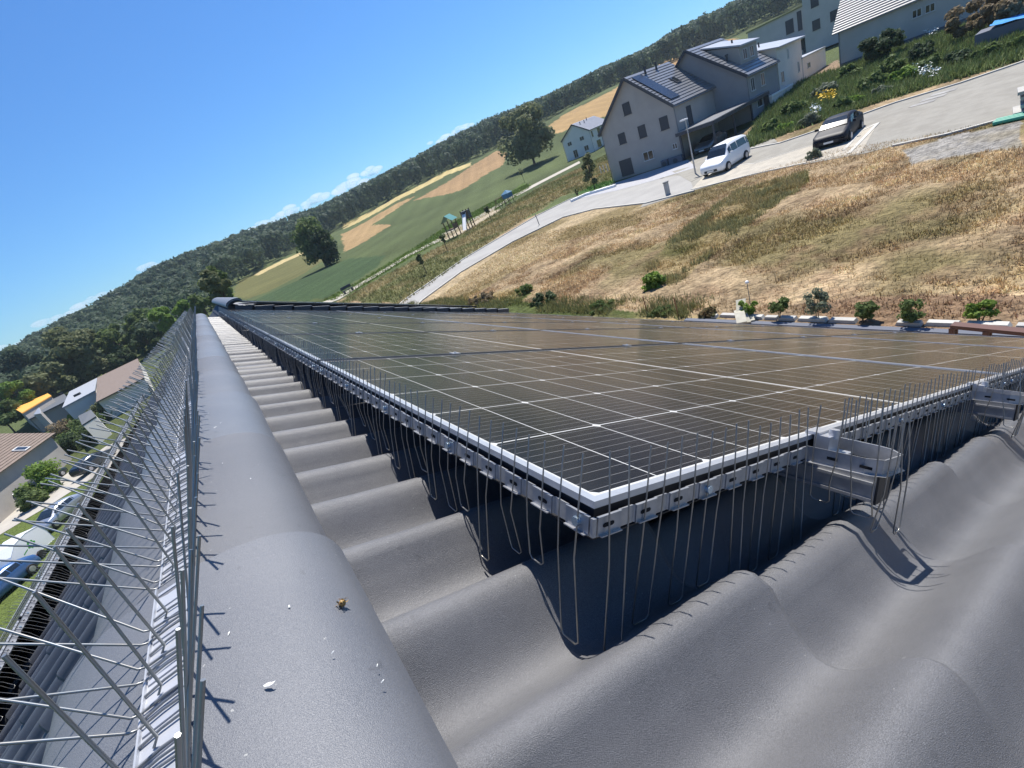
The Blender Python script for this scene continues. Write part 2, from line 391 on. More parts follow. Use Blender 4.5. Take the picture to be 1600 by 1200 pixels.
# ------------------------------------------------------------------ wire guards round the array
def u_wire(wd, top, bot, r=.0009, bend=0.0, lean=0.0):
    """two prongs joined at the foot; local x along the strip, y outward, z up from the panel plane"""
    m = MB(); c = .004
    pts = [(0, -.002, top), (0, 0.0002, -.02), (.001 + lean, 0, -.055), (lean, -.009 - bend, bot + c), (lean + c, -.009 - bend, bot), (wd - c - lean, -.009 - bend, bot), (wd - lean, -.009 - bend, bot + c), (wd - .001 - lean, 0, -.055), (wd, .0002, -.02), (wd, -.002, top)]
    m.tube(pts, r, 5); return m
def strip_mesh(length, pitch=.052, bolts=5, off=0):
    m = MB(); n = int(round(length / pitch)); p = length / n; bl = MB()
    for i in range(n):
        x = i * p
        m.bb((x + .002, .0025, -.030), (x + p * .62, .0041, -.0115))          # tab
        m.bb((x + .004, .0041, -.0300), (x + p * .60, .0075, -.0288))         # lower flange
        m.bb((x + .001, .0024, -.0119), (x + p * .62, .0052, -.0108))
        m.bb((x + p * .62, .0000, -.0295), (x + p - .0005, .0016, -.0117))       # link
        m.add([(x + p * .62, .0025, -.0295), (x + p * .62, 0, -.0295), (x + p * .62, 0, -.0117), (x + p * .62, .0041, -.0117)], [(0, 1, 2, 3)])
        m.add([(x + p - .0005, 0, -.0295), (x + p + .002, .0025, -.0295), (x + p + .002, .0025, -.0117), (x + p - .0005, 0, -.0117)], [(0, 1, 2, 3)])
        if (i + off) % bolts == 0: bl.tube([(x + p * .3, .0040, -.0205), (x + p * .3, .0085, -.0205)], .0048, 6)
        else:
            bl_ = [(x + p * .3 + a * .0055 + .0022 * cos(t_) * (1), -.0205 + .0022 * sin(t_)) for a, t_ in [(1, -pi / 2), (1, -pi / 6), (1, pi / 6), (1, pi / 2), (-1, pi / 2), (-1, 5 * pi / 6), (-1, 7 * pi / 6), (-1, 3 * pi / 2)]]
            m.add([(a, .0043, b_) for a, b_ in bl_], [tuple(range(8))], 1)
    return m, bl
OUT = .0045
rngw = random.Random(4)
def depth_at(y, D):   # tile surface below the crest plane
    return float(wave(np.array([y]))[0])
def guard(Mx, length, label, group, bots, n, skip=(), off=0, coarse=False):
    root = empty('wire_guard', label, 'bird guard', group=group, M=Mx)
    m, bl = strip_mesh(length, off=off); m.build('perforated_strip', [galv, darkm], root)
    m = MB(); m.bb((0, -.03, -.0335), (length, .001, -.0322)); m.build('light_block_strip', black, root)  # added black strip that blocks the sun between guard and panel
    if bl.v: bl.build('bolts', boltm, root)
    p = length / n
    for i in range(n):
        if i in skip: continue
        w = u_wire(p * .5, .043 + rngw.gauss(0, .003), bots(i, p), bend=rngw.gauss(.001, .003), lean=rngw.gauss(.001, .0012), r=.0009)
        o = w.build('wire', wire, root); o.location = (i * p + p * .25 + rngw.gauss(0, .0008), .0065, 0); o.rotation_euler = (rngw.gauss(0, .025), rngw.gauss(0, .022), 0); o.scale = (1, 1, rngw.uniform(.94, 1.05))
    return root
# along the ridge side: local x = -Y?  keep x along +Y, y outward = up-slope (-D2)
def MX(X, Y, Z, O): return Matrix([[X[i], Y[i], Z[i], O[i]] for i in range(3)] + [[0, 0, 0, 1]])
yv = np.array([0, 1, 0.])
for i in range(7):
    ys = Y0 - OUT * (i == 0) + i * (PW + GAP) - (0 if i == 0 else 0)
    L_ = PW + GAP + OUT * (i == 0)
    def bots(j, p, ys=ys):
        y = ys + (j + .5) * p
        return -(HC - HP) - float(np.min(wave(np.array([y - .013, y, y + .013])))) - .006 * ((j * 7) % 3) * .5 + .004
    guard(MX(yv, -D2, PN, RP(ys, T0 - OUT, HP)), L_, 'galvanised wire guard on the ridge side of the %s panel in the top row' % (ORD[i] if i else 'nearest'), 'wire guards round the right array', bots, 22)
cp_ = MB(); cp_.bb((0, 0, -.0295), (.0041, .0041, -.0117))
for _g in (0,):
    o = cp_.build('strip_corner', galv, [q for q in bpy.data.objects if q.name == 'wire_guard'][0]); o.location = (-.0041, 0, 0); o.scale = (1.0, 1.0, 1.0)
# front edge, running down the slope, with a detour round each rail end
YF = Y0 - OUT
def front_bot(t, dy=0.0):
    y = YF - dy; q = ((t - .138) % .335) / .335
    return -(HC - HP) - float(wave(np.array([y]))[0]) - .023 * (1 - q) + .004
for r in range(3):
    ta = T0 - OUT + r * (PH + .012)
    segs = []
    x0 = 0.0
    cuts = [(T0 + r * (PH + .012) + .45 - .045, T0 + r * (PH + .012) + .45 + .045), (T0 + r * (PH + .012) + 1.33 - .045, T0 + r * (PH + .012) + 1.33 + .045)]
    cur = ta
    root = empty('wire_guard', 'galvanised wire bird guard running down the front edge of the %s of panels' % ['top row', 'middle row', 'bottom row'][r], 'bird guard', group='wire guards round the right array', M=MX(D2, -yv, PN, RP(YF, ta, HP)))
    fin = T0 + (r + 1) * (PH + .012) - .012
    for a, b_ in cuts + [(fin, fin)]:
        L_ = a - cur
        n = max(1, int(round(L_ / .052)))
        m, bl = strip_mesh(L_, off=(2 if r == 0 and cur == ta else 0)); o = m.build('perforated_strip', [galv, darkm], root); o.location = (cur - ta, 0, 0)
        if bl.v: o = bl.build('bolts', boltm, root); o.location = (cur - ta, 0, 0)
        m = MB(); m.bb((0, -.03, -.0335), (L_ + (b_ - a), .001, -.0322)); o = m.build('light_block_strip', black, root); o.location = (cur - ta, 0, 0)  # same added strip, keeping sunlight out of the front gap
        p = L_ / n
        for i in range(n):
            t = cur + (i + .5) * p
            w = u_wire(p * .5, .044 + rngw.gauss(0, .003), front_bot(t) + .004, bend=rngw.gauss(-.0095, .0015), lean=rngw.gauss(.001, .001))
            o = w.build('wire', wire, root); o.location = (cur - ta + i * p + p * .25, .0065, 0); o.rotation_euler = (rngw.gauss(0, .02), rngw.gauss(0, .012), 0)
        if b_ > a:    # loop round the rail end: side wing, rounded front, side wing
            e = .088; xa, xb = a - ta, b_ - ta
            path = [(xa, .002), (xa + .004, .03), (xa + .008, e - .02), (xa + .02, e - .004), (xb - .022, e), (xb - .004, e - .016), (xb, e - .03), (xb, .03), (xb, .002)]
            m = MB(); holes = []
            vs = []
            for (x, y) in path: vs += [(x, y, -.0105), (x, y, -.031)]
            m.add(vs, [(2 * i, 2 * i + 1, 2 * i + 3, 2 * i + 2) for i in range(len(path) - 1)])
            ctr = ((xa + xb) / 2, e / 2)
            vs = []
            for (x, y) in path:
                dx, dy = x - ctr[0], max(0.0, y - ctr[1]) ; l = sqrt(dx * dx + dy * dy) + 1e-6
                vs += [(x, y, -.031), (x + dx / l * .007, y + dy / l * .007, -.0315)]
            m.add(vs, [(2 * i, 2 * i + 1, 2 * i + 3, 2 * i + 2) for i in range(len(path) - 1)])
            vs = []
            for (x, y) in path:
                dx, dy = x - ctr[0], max(0.0, y - ctr[1]) ; l = sqrt(dx * dx + dy * dy) + 1e-6
                vs += [(x, y, -.0105), (x + dx / l * .0022, y + dy / l * .0022, -.0103)]
            m.add(vs, [(2 * i, 2 * i + 1, 2 * i + 3, 2 * i + 2) for i in range(len(path) - 1)])
            for yy in (.032, .071):
                m.add([(xa + .0035, yy - .007, -.0195), (xa + .0035, yy + .007, -.0195), (xa + .0035, yy + .007, -.0235), (xa + .0035, yy - .007, -.0235)], [(0, 1, 2, 3)], 1)
            m.build('bracket_loop', [galv, darkm], root)
            for (x, y, rz, dd, top) in ((xa - .003, .012, pi / 2, -.085, .05), (xa - .002, .055, pi / 2, -.088, .064), (xa + .014, e + .004, 0, -.112, .052), (xb - .038, e + .004, 0, -.122, .04), (xb + .004, e - .05, pi / 2, -.105, .05), (xb + .004, .012, pi / 2, -.1, .05)):
                w = u_wire(.028, top, dd, bend=-.004, lean=.002); o = w.build('wire', wire, root); o.location = (x, y, 0); o.rotation_euler = (rngw.gauss(0, .05), rngw.gauss(0, .05), rz)
        cur = b_
# guard of the left array
for i in range(8):
    ys = -.75 + i * (PW + GAP)
    def bots(j, p, ys=ys): return -(HL - HPL) - float(wave(np.array([ys + (j + .5) * p]), ph=.02)[0]) + .004
    guard(MX(yv, -DL, PL, LP(ys, T0L - OUT, HPL)), PW + GAP, 'shaded wire guard along the ridge side of the %s panel on the left slope' % ORD[i], 'wire guards round the left array', bots, 22)
# the dark behind the guards is panel shade plus the added black light-blocking strips
# ================================================================== BIRD SPIKES
dirs = [((-.674, .033, .738), -1), ((-.485, .353, .80), -1), ((.178, -.09, .98), 0), ((.56, .05, .83), 1), ((.10, .06, .99), 0), ((.52, -.16, .84), 1)]
def spike_path(d, side, L=.118):
    d = Vector(d).normalized(); hb = .0135
    if side == 0: return [(-.004, 0, .003), tuple(Vector((0, 0, .0035)) + d * .004), tuple(Vector((0, 0, .0035)) + d * L)]
    x = side * hb
    return [(-x, .0, .0035), (0, .001, .0042), (x, .0, .0042), tuple(Vector((x + side * .004, .0, .0065))), tuple(Vector((x + side * .004, 0, .0065)) + d * L)]
spk = []
for i, (d, sd_) in enumerate(dirs):
    for v in range(2):
        rr = random.Random(i * 5 + v); dd = tuple(a + rr.gauss(0, .035) for a in d)
        m = MB(); m.tube(spike_path(dd, sd_, .118), .0009, 6); spk.append(m)
spk_me = [m.mesh('spike', spikem) for m in spk]
def base_mesh(L_):
    m = MB(); w = .0125
    m.bb((-w, 0, 0), (w, L_, .0022)); m.bb((-w - .0012, 0, -.001), (-w, L_, .0046)); m.bb((w, 0, -.001), (w + .0012, L_, .0046))
    n = int(L_ / .021)
    for i in range(n):
        y = (i + .5) * L_ / n
        m.bb((-w + .001, y - .0021, .0022), (w - .001, y + .0021, .0034))
    return m.mesh('base_strip', basem)
SL = .42
base_me = base_mesh(SL - .004)
strip_x = -.150
sec = 0
for k in range(-2, 20):
    y0 = CAPY + .42 * (k - 1) + .004
    if y0 > YEND - .1: break
    dist = 'nearest fully in view' if k == -1 else ('frontmost, mostly out of frame' if k < -1 else 'number %s from the nearest' % NUM[k + 2])
    lab = 'ridge section of steel bird spikes, %s' % dist
    root = empty('bird_spikes', lab, 'bird spikes', (strip_x + random.Random(k).gauss(0, .001), y0, ZT + .0015), group='bird spike sections along the ridge')
    root.rotation_euler = (.012, 0, random.Random(k + 50).gauss(0, .004))
    link('base_strip', base_me, root)
    n = int(SL / .042); far = k > 5
    allm = MB()
    for j in range(n):
        for q, (off, vi) in enumerate(((0, 0), (.006, 3), (.0125, 1), (.019, 2), (.027, 5))):
            rr = random.Random(k * 1000 + j * 10 + q)
            y = .006 + j * .042 + off; me_i = vi * 2 + rr.randrange(2)
            ex, ez = rr.gauss(0, .05), rr.gauss(0, .06)
            if far:
                Mr = Matrix.Translation((0, y, 0)) @ Matrix.Rotation(ez, 4, 'Z') @ Matrix.Rotation(ex, 4, 'X')
                allm.add([Mr @ Vector(v) for v in spk[me_i].v], spk[me_i].f, 0, True)
            else:
                o = link('spike', spk_me[me_i], root); o.location = (0, y, 0); o.rotation_euler = (ex, 0, ez)
    if far: allm.build('spikes', spikem, root)
# ================================================================== small things on the ridge
def on_cap(px, py):
    r = ray(px, py)
    best = None
    for k in np.arange(.1, 6, .001):
        P = r * k; u = (P[0] - XC) / HWC
        if abs(u) < 1:
            a = math.asin(max(-1, min(1, u * sin(pi / 2 * .93)))); z = ZE + (ZT - ZE) * ((cos(a) - cos(pi / 2 * .93)) / (1 - cos(pi / 2 * .93))) ** .82
            if P[2] <= z + .004: return Vector(P)
    return None
m = MB(); rr = random.Random(2)
for (px, py, s_) in ((420, 1070, .004), (452, 948, .0022), (358, 990, .0018), (336, 668, .003), (348, 724, .0016), (305, 640, .0018), (326, 646, .0018), (392, 748, .0018), (345, 661, .0015), (598, 1065, .0014), (520, 1020, .0013), (590, 1040, .0012), (380, 855, .0012), (462, 842, .001)):
    P = on_cap(px, py)
    if P is None: continue
    n = 9; a0 = rr.random() * 6
    pts = [(P.x + s_ * cos(a0) * cos(2 * pi * i / n) * rr.uniform(.7, 1.3) - .35 * s_ * sin(a0) * sin(2 * pi * i / n), P.y + s_ * sin(a0) * cos(2 * pi * i / n) * rr.uniform(.7, 1.3) + .35 * s_ * cos(a0) * sin(2 * pi * i / n), P.z + .0004) for i in range(n)]
    m.add([(P.x, P.y, P.z + .0012)] + pts, [(0, 1 + i, 1 + (i + 1) % n) for i in range(n)])
o = m.build('bird_droppings', mat('dropping_white', (.75, .75, .72), .8)); tag(o, 'small white bird droppings speckled over the grey ridge tiles', 'bird droppings', kind='stuff')
P = on_cap(537, 945)
m = MB(); rr = random.Random(8)
for i in range(26):
    a = rr.random() * 2 * pi; b_ = rr.uniform(0, .004); c0 = Vector((P.x + cos(a) * b_, P.y + sin(a) * b_, P.z + rr.uniform(.001, .004)))
    d = Vector((rr.gauss(0, 1), rr.gauss(0, 1), rr.gauss(.2, .8))).normalized(); e = d.cross(Vector((rr.random(), rr.random(), 1))).normalized() * .0012
    m.add([c0 - e, c0 + d * .0015 + e * .6, c0 + d * .0035, c0 + d * .0015 - e], [(0, 1, 2, 3)], i % 2)
m.sphere(tuple(P + Vector((0, 0, .002))), .0028, 0, 8, 6)
o = m.build('dried_bud', [mat('bud_gold', (.42, .27, .08), .55, col2=(.2, .11, .03), nscale=600), mat('bud_dark', (.1, .06, .03), .7)]); tag(o, 'small dried golden brown flower bud lying on the ridge tile', 'dried bud')
# ================================================================== ADJOINING HOUSE (beyond the array)
adj = empty('adjoining_house', 'adjoining house beyond the array with slightly higher grey tiled roof edge', 'house', (0, 0, 0))
AX, AZ = .40, -.335
YA0, YA1 = YEND + .03, 16.0
TA_top = float(np.array([AX, 0, AZ]) @ D2); HA = -float(np.array([AX, 0, AZ]) @ PN)
lipsA = [TA_top + .26 + .29 * k for k in range(18)]
slope_tiles('roof_tiles', D2, PN, HA, TA_top, lipsA, adj, tile, YA0 + .1, YA1, phase=.1)
HAL = -float(np.array([AX, 0, AZ]) @ PL); TAL = float(np.array([AX, 0, AZ]) @ DL)
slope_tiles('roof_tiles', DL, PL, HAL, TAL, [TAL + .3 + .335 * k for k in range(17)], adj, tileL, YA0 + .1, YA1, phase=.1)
m = MB(); prev = TA_top + .02
for tb in lipsA:     # verge tiles: stepped, each with a dark hanging side
    a0 = RP(YA0, prev - .03, HA + .004); a1 = RP(YA0, tb, HA - .022)
    b0 = RP(YA0, prev - .03, HA + .15); b1 = RP(YA0, tb, HA + .15)
    for (y0_, y1_) in ((0, .14),):
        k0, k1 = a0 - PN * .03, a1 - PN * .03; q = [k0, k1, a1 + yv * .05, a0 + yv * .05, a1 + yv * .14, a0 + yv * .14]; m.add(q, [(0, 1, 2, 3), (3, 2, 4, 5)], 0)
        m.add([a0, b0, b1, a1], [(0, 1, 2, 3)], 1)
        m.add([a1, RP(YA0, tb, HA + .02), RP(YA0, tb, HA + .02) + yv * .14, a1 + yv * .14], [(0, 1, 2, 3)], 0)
    prev = tb
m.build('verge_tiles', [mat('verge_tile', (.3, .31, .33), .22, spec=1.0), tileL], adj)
em = cap_mesh(seed=7)
em.add([(HWC * u, .45, ZE - .05) for u in (-1, 1)] + [(HWC * sin(a) , .45, ZE + (ZT - ZE) * max(0, cos(a)) ** .8) for a in np.linspace(pi / 2 * .95, -pi / 2 * .95, 9)], [tuple(range(11))])
ac = cap_mesh(seed=7).mesh('ridge_tile', tilecap)
for i in range(18):
    o = link('ridge_tile', ac, adj); o.location = (AX, YA0 - .02 + .42 * i, AZ + .03 - ZE)
m = MB(); m.add([(AX + HWC * .97 * sin(a), YA0 - .02, AZ + .03 - ZE + ZE + (ZT - ZE) * max(0, cos(a)) ** .8) for a in np.linspace(pi / 2 * .95, -pi / 2 * .95, 11)], [tuple(range(11))])
m.build('ridge_end_plate', black, adj)
fe = RP(0, lipsA[-1], HA); fl = LP(0, TAL + 5.6, HAL)
m = MB(); poly = [(fl[0] + .4, fl[2] - .05), (fe[0] - .2, fe[2] - .1), (AX, AZ - .1)]
m.add([(x, YA0 + .01, z) for x, z in poly] + [(fl[0] + .4, YA0 + .01, -12.5), (fe[0] - .2, YA0 + .01, -12.5)], [(2, 0, 3, 4, 1)])
m.bb((fl[0] + .4, YA0 + .02, -12.5), (fe[0] - .2, YA1 - .1, fe[2] - .2)); m.build('wall', MAT['render_cream'], adj)
for r in range(3):
    for i in range(4):
        O = RP(YA0 + .3 + i * (PW + GAP), TA_top + .32 + r * (PH * .82), HA - .062)
        p_ = solar_panel(D2, PN, O, '%s solar panel, %s, on the adjoining roof' % (ORD[i], rows[r]), 'solar panels on the adjoining roof', clamps=False)
        p_.scale = (.81, 1, 1)
        for q in kids(p_):
            if q.name.startswith('frame') and not q.name.startswith('frame_side'):
                pass
# ================================================================== TERRAIN
AZN = np.array([-180, -60, -20, -10, 0, 4, 12, 17, 24, 30, 35, 42, 49, 56, 63, 72, 90, 130, 180.])
DN = np.array([0, 12, 30, 50, 75, 105, 150, 200, 300, 400, 520, 800, 2000.])
ZT_ = np.array([
 [-8.6, -10, -11.8, -11.9, -12, -12, -11, -9, -5, 0, 5, 8, 8],
 [-8.6, -10, -11.8, -11.9, -12, -12, -11, -9, -5, 0, 5, 8, 8],
 [-8.6, -10, -11.8, -11.9, -12, -12, -10.5, -8, -4, 0, 4, 6, 6],
 [-8, -9.5, -11, -11.2, -11.5, -11.5, -9.5, -7, -2, 4, 10, 12, 12],
 [-7, -7.6, -7.8, -7.8, -7.7, -7.6, -6.8, -4.5, 2, 14, 26, 24, 22],
 [-6.5, -6.5, -6.5, -6.5, -6.5, -6.5, -6.4, -4.6, -.4, 12, 26, 24, 22],
 [-6.4, -6.4, -6.4, -6.4, -6.4, -6.4, -6.3, -5.2, 0.2, 5, 20, 22, 20],
 [-6.4, -6.4, -6.4, -6.4, -6.4, -6.4, -6.3, -5.8, 1.2, 8, 21, 24, 20],
 [-6.4, -6.4, -6.4, -6.4, -6.4, -6.4, -6.1, -5.0, 6, 13, 25, 28, 24],
 [-6.4, -6.4, -6.4, -6.4, -6.4, -6.4, -6.1, -4.6, 7.5, 15, 30, 33, 28],
 [-6.4, -6.4, -6.4, -6.4, -6.4, -6.4, -6.0, -3.5, 8, 16, 32, 36, 30],
 [-6.4, -6.4, -6.4, -6.4, -6.4, -6.3, -6.0, -3.0, 11.5, 19, 31, 36, 30],
 [-6.4, -6.4, -6.4, -6.4, -6.3, -6.2, -5.9, -1.0, 13.5, 21, 32, 36, 30],
 [-6.4, -6.4, -6.4, -6.4, -5.6, -5.0, -2.5, 3, 12, 18, 34, 38, 30],
 [-6.4, -6.4, -6.4, -6.2, -4.6, -4.0, -1.5, 3, 11, 18, 34, 38, 30],
 [-6.4, -6.4, -6.4, -6.0, -4.4, -3.5, -1.5, 3, 11, 18, 32, 38, 30],
 [-6.4, -6.4, -6.4, -6.0, -4.2, -3.5, -1.5, 3, 11, 18, 32, 38, 30],
 [-6.4, -6.4, -6.4, -6.4, -6.4, -6, -4, 0, 5, 10, 15, 20, 20],
 [-8.6, -10, -11.8, -11.9, -12, -12, -11, -9, -5, 0, 5, 8, 8]])
def smooth(t): return t * t * (3 - 2 * t) * .5 + t * .5
def zt(x, y):
    x = np.asarray(x, float); y = np.asarray(y, float)
    D = np.hypot(x, y); az = np.degrees(np.arctan2(x, y))
    i = np.clip(np.searchsorted(AZN, az, side='right') - 1, 0, len(AZN) - 2); j = np.clip(np.searchsorted(DN, D, side='right') - 1, 0, len(DN) - 2)
    u = smooth(np.clip((az - AZN[i]) / (AZN[i + 1] - AZN[i]), 0, 1)); w = np.clip((D - DN[j]) / (DN[j + 1] - DN[j]), 0, 1)
    z = (ZT_[i, j] * (1 - u) + ZT_[i + 1, j] * u) * (1 - w) + (ZT_[i, j + 1] * (1 - u) + ZT_[i + 1, j + 1] * u) * w
    return z
def zg(x, y): return float(zt(x, y))
def hit(px, py):   # where the ray through a pixel meets the ground
    r = ray(px, py); k0 = 5.0
    for k in np.geomspace(8, 1500, 900):
        P = r * k
        if P[2] <= zg(P[0], P[1]):
            a, b_ = k0, k
            for _ in range(25):
                m_ = (a + b_) / 2; P = r * m_
                if P[2] <= zg(P[0], P[1]): b_ = m_
                else: a = m_
            return Vector(r * b_)
        k0 = k
    return Vector(r * 1500)
def vnoise(x, y, s, seed=0):
    x = x / s; y = y / s; xi = np.floor(x).astype(np.int64); yi = np.floor(y).astype(np.int64); fx = x - xi; fy = y - yi
    fx = fx * fx * (3 - 2 * fx); fy = fy * fy * (3 - 2 * fy)
    def h(a, b): 
        n = (a * 374761393 + b * 668265263 + seed * 1442695) & 0x7fffffff
        n = ((n ^ (n >> 13)) * 1274126177) & 0x7fffffff
        return ((n ^ (n >> 16)) & 0xffff) / 65535.
    return (h(xi, yi) * (1 - fx) + h(xi + 1, yi) * fx) * (1 - fy) + (h(xi, yi + 1) * (1 - fx) + h(xi + 1, yi + 1) * fx) * fy
def fbm(x, y, s, seed=0, o=4):
    r = 0; a = .5
    for i in range(o): r = r + a * vnoise(x, y, s / 2 ** i, seed + i); a *= .5
    return r / (1 - .5 ** o)
def inpoly(x, y, poly):
    c_ = np.zeros(x.shape, bool); n = len(poly)
    for i in range(n):
        x0, y0 = poly[i]; x1, y1 = poly[(i + 1) % n]
        if y0 == y1: continue
        k = ((y0 > y) != (y1 > y)) & (x < (x1 - x0) * (y - y0) / (y1 - y0) + x0); c_ ^= k
    return c_
def poly_px(pts): return [tuple(hit(*p)[:2]) for p in pts]
PX = {
 'meadow_y': [(362, 462), (372, 440), (430, 412), (482, 388), (512, 404), (470, 430), (420, 455), (385, 468)],
 'tan1': [(533, 366), (620, 318), (650, 306), (612, 332), (580, 352), (612, 351), (575, 374), (538, 394)],
 'tan2': [(650, 312), (700, 284), (745, 254), (775, 236), (792, 238), (786, 258), (760, 272), (720, 298), (700, 303), (668, 309)],
 'pale': [(400, 432), (440, 412), (484, 392), (484, 388), (440, 407), (400, 427)],
 'pale2': [(537, 358), (600, 326), (660, 294), (700, 273), (734, 260), (736, 254), (700, 266), (655, 290), (600, 319), (537, 350)],
 'tan4': [(852, 214), (858, 196), (880, 180), (960, 140), (985, 124), (985, 170), (930, 186), (880, 206)],
 'tan5': [(1025, 102), (1040, 92), (1075, 82), (1120, 62), (1150, 60), (1150, 75), (1060, 125), (1030, 125)],
 'dark': [(395, 470), (470, 436), (545, 404), (605, 398), (585, 420), (560, 436), (505, 468)],
 'strip': [(505, 470), (560, 440), (640, 392), (700, 352), (770, 315), (820, 285), (830, 292), (780, 325), (700, 372), (640, 404), (570, 446), (525, 470)],
 'rough': [(530, 472), (570, 448), (690, 384), (760, 342), (830, 300), (950, 240), (960, 290), (880, 305), (780, 368), (632, 474)],
 'sand': [(682, 377), (700, 362), (735, 348), (770, 325), (780, 330), (755, 346), (720, 366), (690, 377)],
 'soil': [(1130, 500), (1150, 482), (1250, 472), (1400, 462), (1605, 462), (1605, 522), (1150, 508)],
 'gravel': [(1405, 236), (1480, 214), (1605, 186), (1605, 228), (1540, 236), (1500, 245), (1430, 256)],
 'straw': [(650, 476), (720, 418), (800, 368), (860, 346), (930, 326), (1050, 306), (1000, 350), (900, 372), (820, 412), (760, 450), (690, 480)],
 'green1': [(1010, 420), (1050, 372), (1150, 300), (1260, 268), (1250, 300), (1170, 350), (1100, 410), (1060, 445), (1030, 450)],
 'green2': [(660, 480), (700, 470), (770, 458), (820, 448), (830, 460), (810, 474), (1000, 490), (1140, 499), (1140, 520), (660, 500)],
 'garden': [(1150, 240), (1240, 205), (1400, 152), (1605, 92), (1700, 40), (1700, -60), (1400, 30), (1312, 112), (1240, 120), (1200, 170)],
 'lawnL': [(-40, 900), (-20, 836), (70, 785), (120, 752), (160, 740), (200, 760), (120, 880), (60, 960), (-40, 1000)],
 'lawnH': [(895, 305), (930, 288), (965, 278), (962, 290), (930, 300)],
 'dirt': [(1215, 150), (1262, 118), (1312, 92), (1312, 110), (1262, 140)],
}
PW_ = {k: poly_px(v) for k, v in PX.items()}
COL = dict(meadow_y=(.15, .145, .055), tan1=(.40, .27, .13), tan2=(.36, .235, .12), pale=(.55, .44, .22), pale2=(.55, .44, .2), tan4=(.44, .29, .13), tan5=(.42, .26, .12), dark=(.06, .095, .04), strip=(.10, .15, .035),
           rough=(.15, .155, .065), sand=(.5, .42, .3), soil=(.24, .16, .10), gravel=(.34, .32, .29), straw=(.46, .355, .215), green1=(.13, .12, .045), green2=(.09, .11, .035), garden=(.11, .135, .045), lawnL=(.13, .17, .045), lawnH=(.06, .13, .03), dirt=(.3, .22, .15))
def ground_color(x, y):
    n1 = fbm(x, y, 6, 3)[:, None]; n2 = fbm(x, y, .9, 9)[:, None]; n3 = fbm(x, y, 30, 21)[:, None]
    D = np.hypot(x, y); az = np.degrees(np.arctan2(x, y))
    far = np.array([.10, .125, .05]) * (.62 + .8 * n3) * (1 + .06 * np.sin((x * .8 - y * .6) * .7))[:, None]
    straw = np.array([.41, .305, .185]); olive = np.array([.215, .175, .085]); brown = np.array([.25, .165, .10])
    k = np.clip((n1 - .50) * 6, 0, 1); k2 = np.clip((n2 - .52) * 5, 0, 1)
    near = straw * (1 - k) + olive * k; near = near * (1 - .55 * k2) + brown * .55 * k2
    streak = fbm(x * .5 + y * 1.6, (y * .4 - x * 1.3) * .25, 1.3, 33)[:, None]
    near = near * (.46 + 1.06 * streak)
    m_ = ((D < 58) & (az > 12) & (az < 130))[:, None]
    c_ = np.where(m_, near, far)
    left = ((az <= 12) & (D < 120))[:, None]
    c_ = np.where(left, np.array([.09, .11, .04]) * (.8 + .5 * n1), c_)
    jx = x + (fbm(x, y, 3, 55) - .5) * np.clip(D * .03, .3, 3); jy = y + (fbm(x, y, 3, 77) - .5) * np.clip(D * .03, .3, 3)
    for kk in ('meadow_y', 'dark', 'tan1', 'tan2', 'pale', 'pale2', 'tan4', 'tan5', 'strip', 'rough', 'sand', 'straw', 'green1', 'green2', 'soil', 'gravel', 'garden', 'dirt', 'lawnL', 'lawnH'):
        q = inpoly(jx, jy, PW_[kk])[:, None]
        base = np.array(COL[kk])
        if kk in ('rough', 'straw', 'green1', 'green2', 'garden', 'soil'):
            alt = dict(rough=(.26, .215, .11), straw=(.26, .2, .1), green1=(.33, .25, .13), green2=(.38, .29, .15), garden=(.17, .15, .08), soil=(.3, .22, .14))[kk]
            w_ = np.clip((fbm(x, y, 4, 91)[:, None] - .45) * 5, 0, 1); base = base * (1 - w_) + np.array(alt) * w_
            base = base * (.75 + .5 * n2)
        elif kk in ('tan1', 'tan2', 'tan4', 'meadow_y', 'dark', 'strip'):
            base = base * (.88 + .24 * n3) * (.9 + .2 * n1)
        elif kk == 'gravel':
            w_ = np.clip((fbm(x, y, 1.5, 19)[:, None] - .5) * 5, 0, 1); base = base * (.8 + .4 * n2) * (1 - w_ * .4) + np.array([.25, .2, .1]) * w_ * .4
        if kk in ('tan1', 'tan2', 'tan4', 'dark', 'meadow_y', 'pale', 'pale2'):
            ang = dict(tan1=.5, tan2=.62, tan4=.4, dark=.8, meadow_y=.75, pale=.6, pale2=.6)[kk]; ph_ = (x * cos(ang) - y * sin(ang)) * 2 * pi / 7.0
            base = base * (1 + .10 * np.sin(ph_ + 1.5 * n3[:, 0]) * (np.sin(ph_) > -.2))[:, None] * (.85 + .3 * fbm(x, y, 12, 63)[:, None])
        c_ = np.where(q, base, c_)
    return np.clip(c_, .01, .9)
naz = 1500; azs = np.radians(np.concatenate([np.linspace(-180, -45, 120)[:-1], np.linspace(-45, 100, 1050), np.linspace(100, 180, 80)[1:]]))
Ds = np.concatenate([[0.5, 3, 6], np.geomspace(9, 2500, 470)])
A_, D_ = np.meshgrid(azs, Ds); X_ = (np.sin(A_) * D_).ravel(); Y_ = (np.cos(A_) * D_).ravel(); Z_ = zt(X_, Y_)
azd = np.degrees(A_.ravel()); Df = D_.ravel()
bump = ((Df > 12.4) & (Df < 32) & (azd > 12) & (azd < 95) & (X_ > 12.6) & (X_ < 29))
Z_ = Z_ + np.where(bump, (fbm(X_, Y_, 2.2, 5) - .5) * .34 + (fbm(X_, Y_, .5, 6) - .5) * .16, 0) * np.clip((X_ - 12.4) / 1.5, 0, 1) * np.clip((30 - X_) / 2, 0, 1)
na = len(azs); nd = len(Ds); idx = np.arange(na * nd).reshape(nd, na)
F_ = np.stack([idx[:-1, :-1].ravel(), idx[:-1, 1:].ravel(), idx[1:, 1:].ravel(), idx[1:, :-1].ravel()], 1)[:, ::-1]
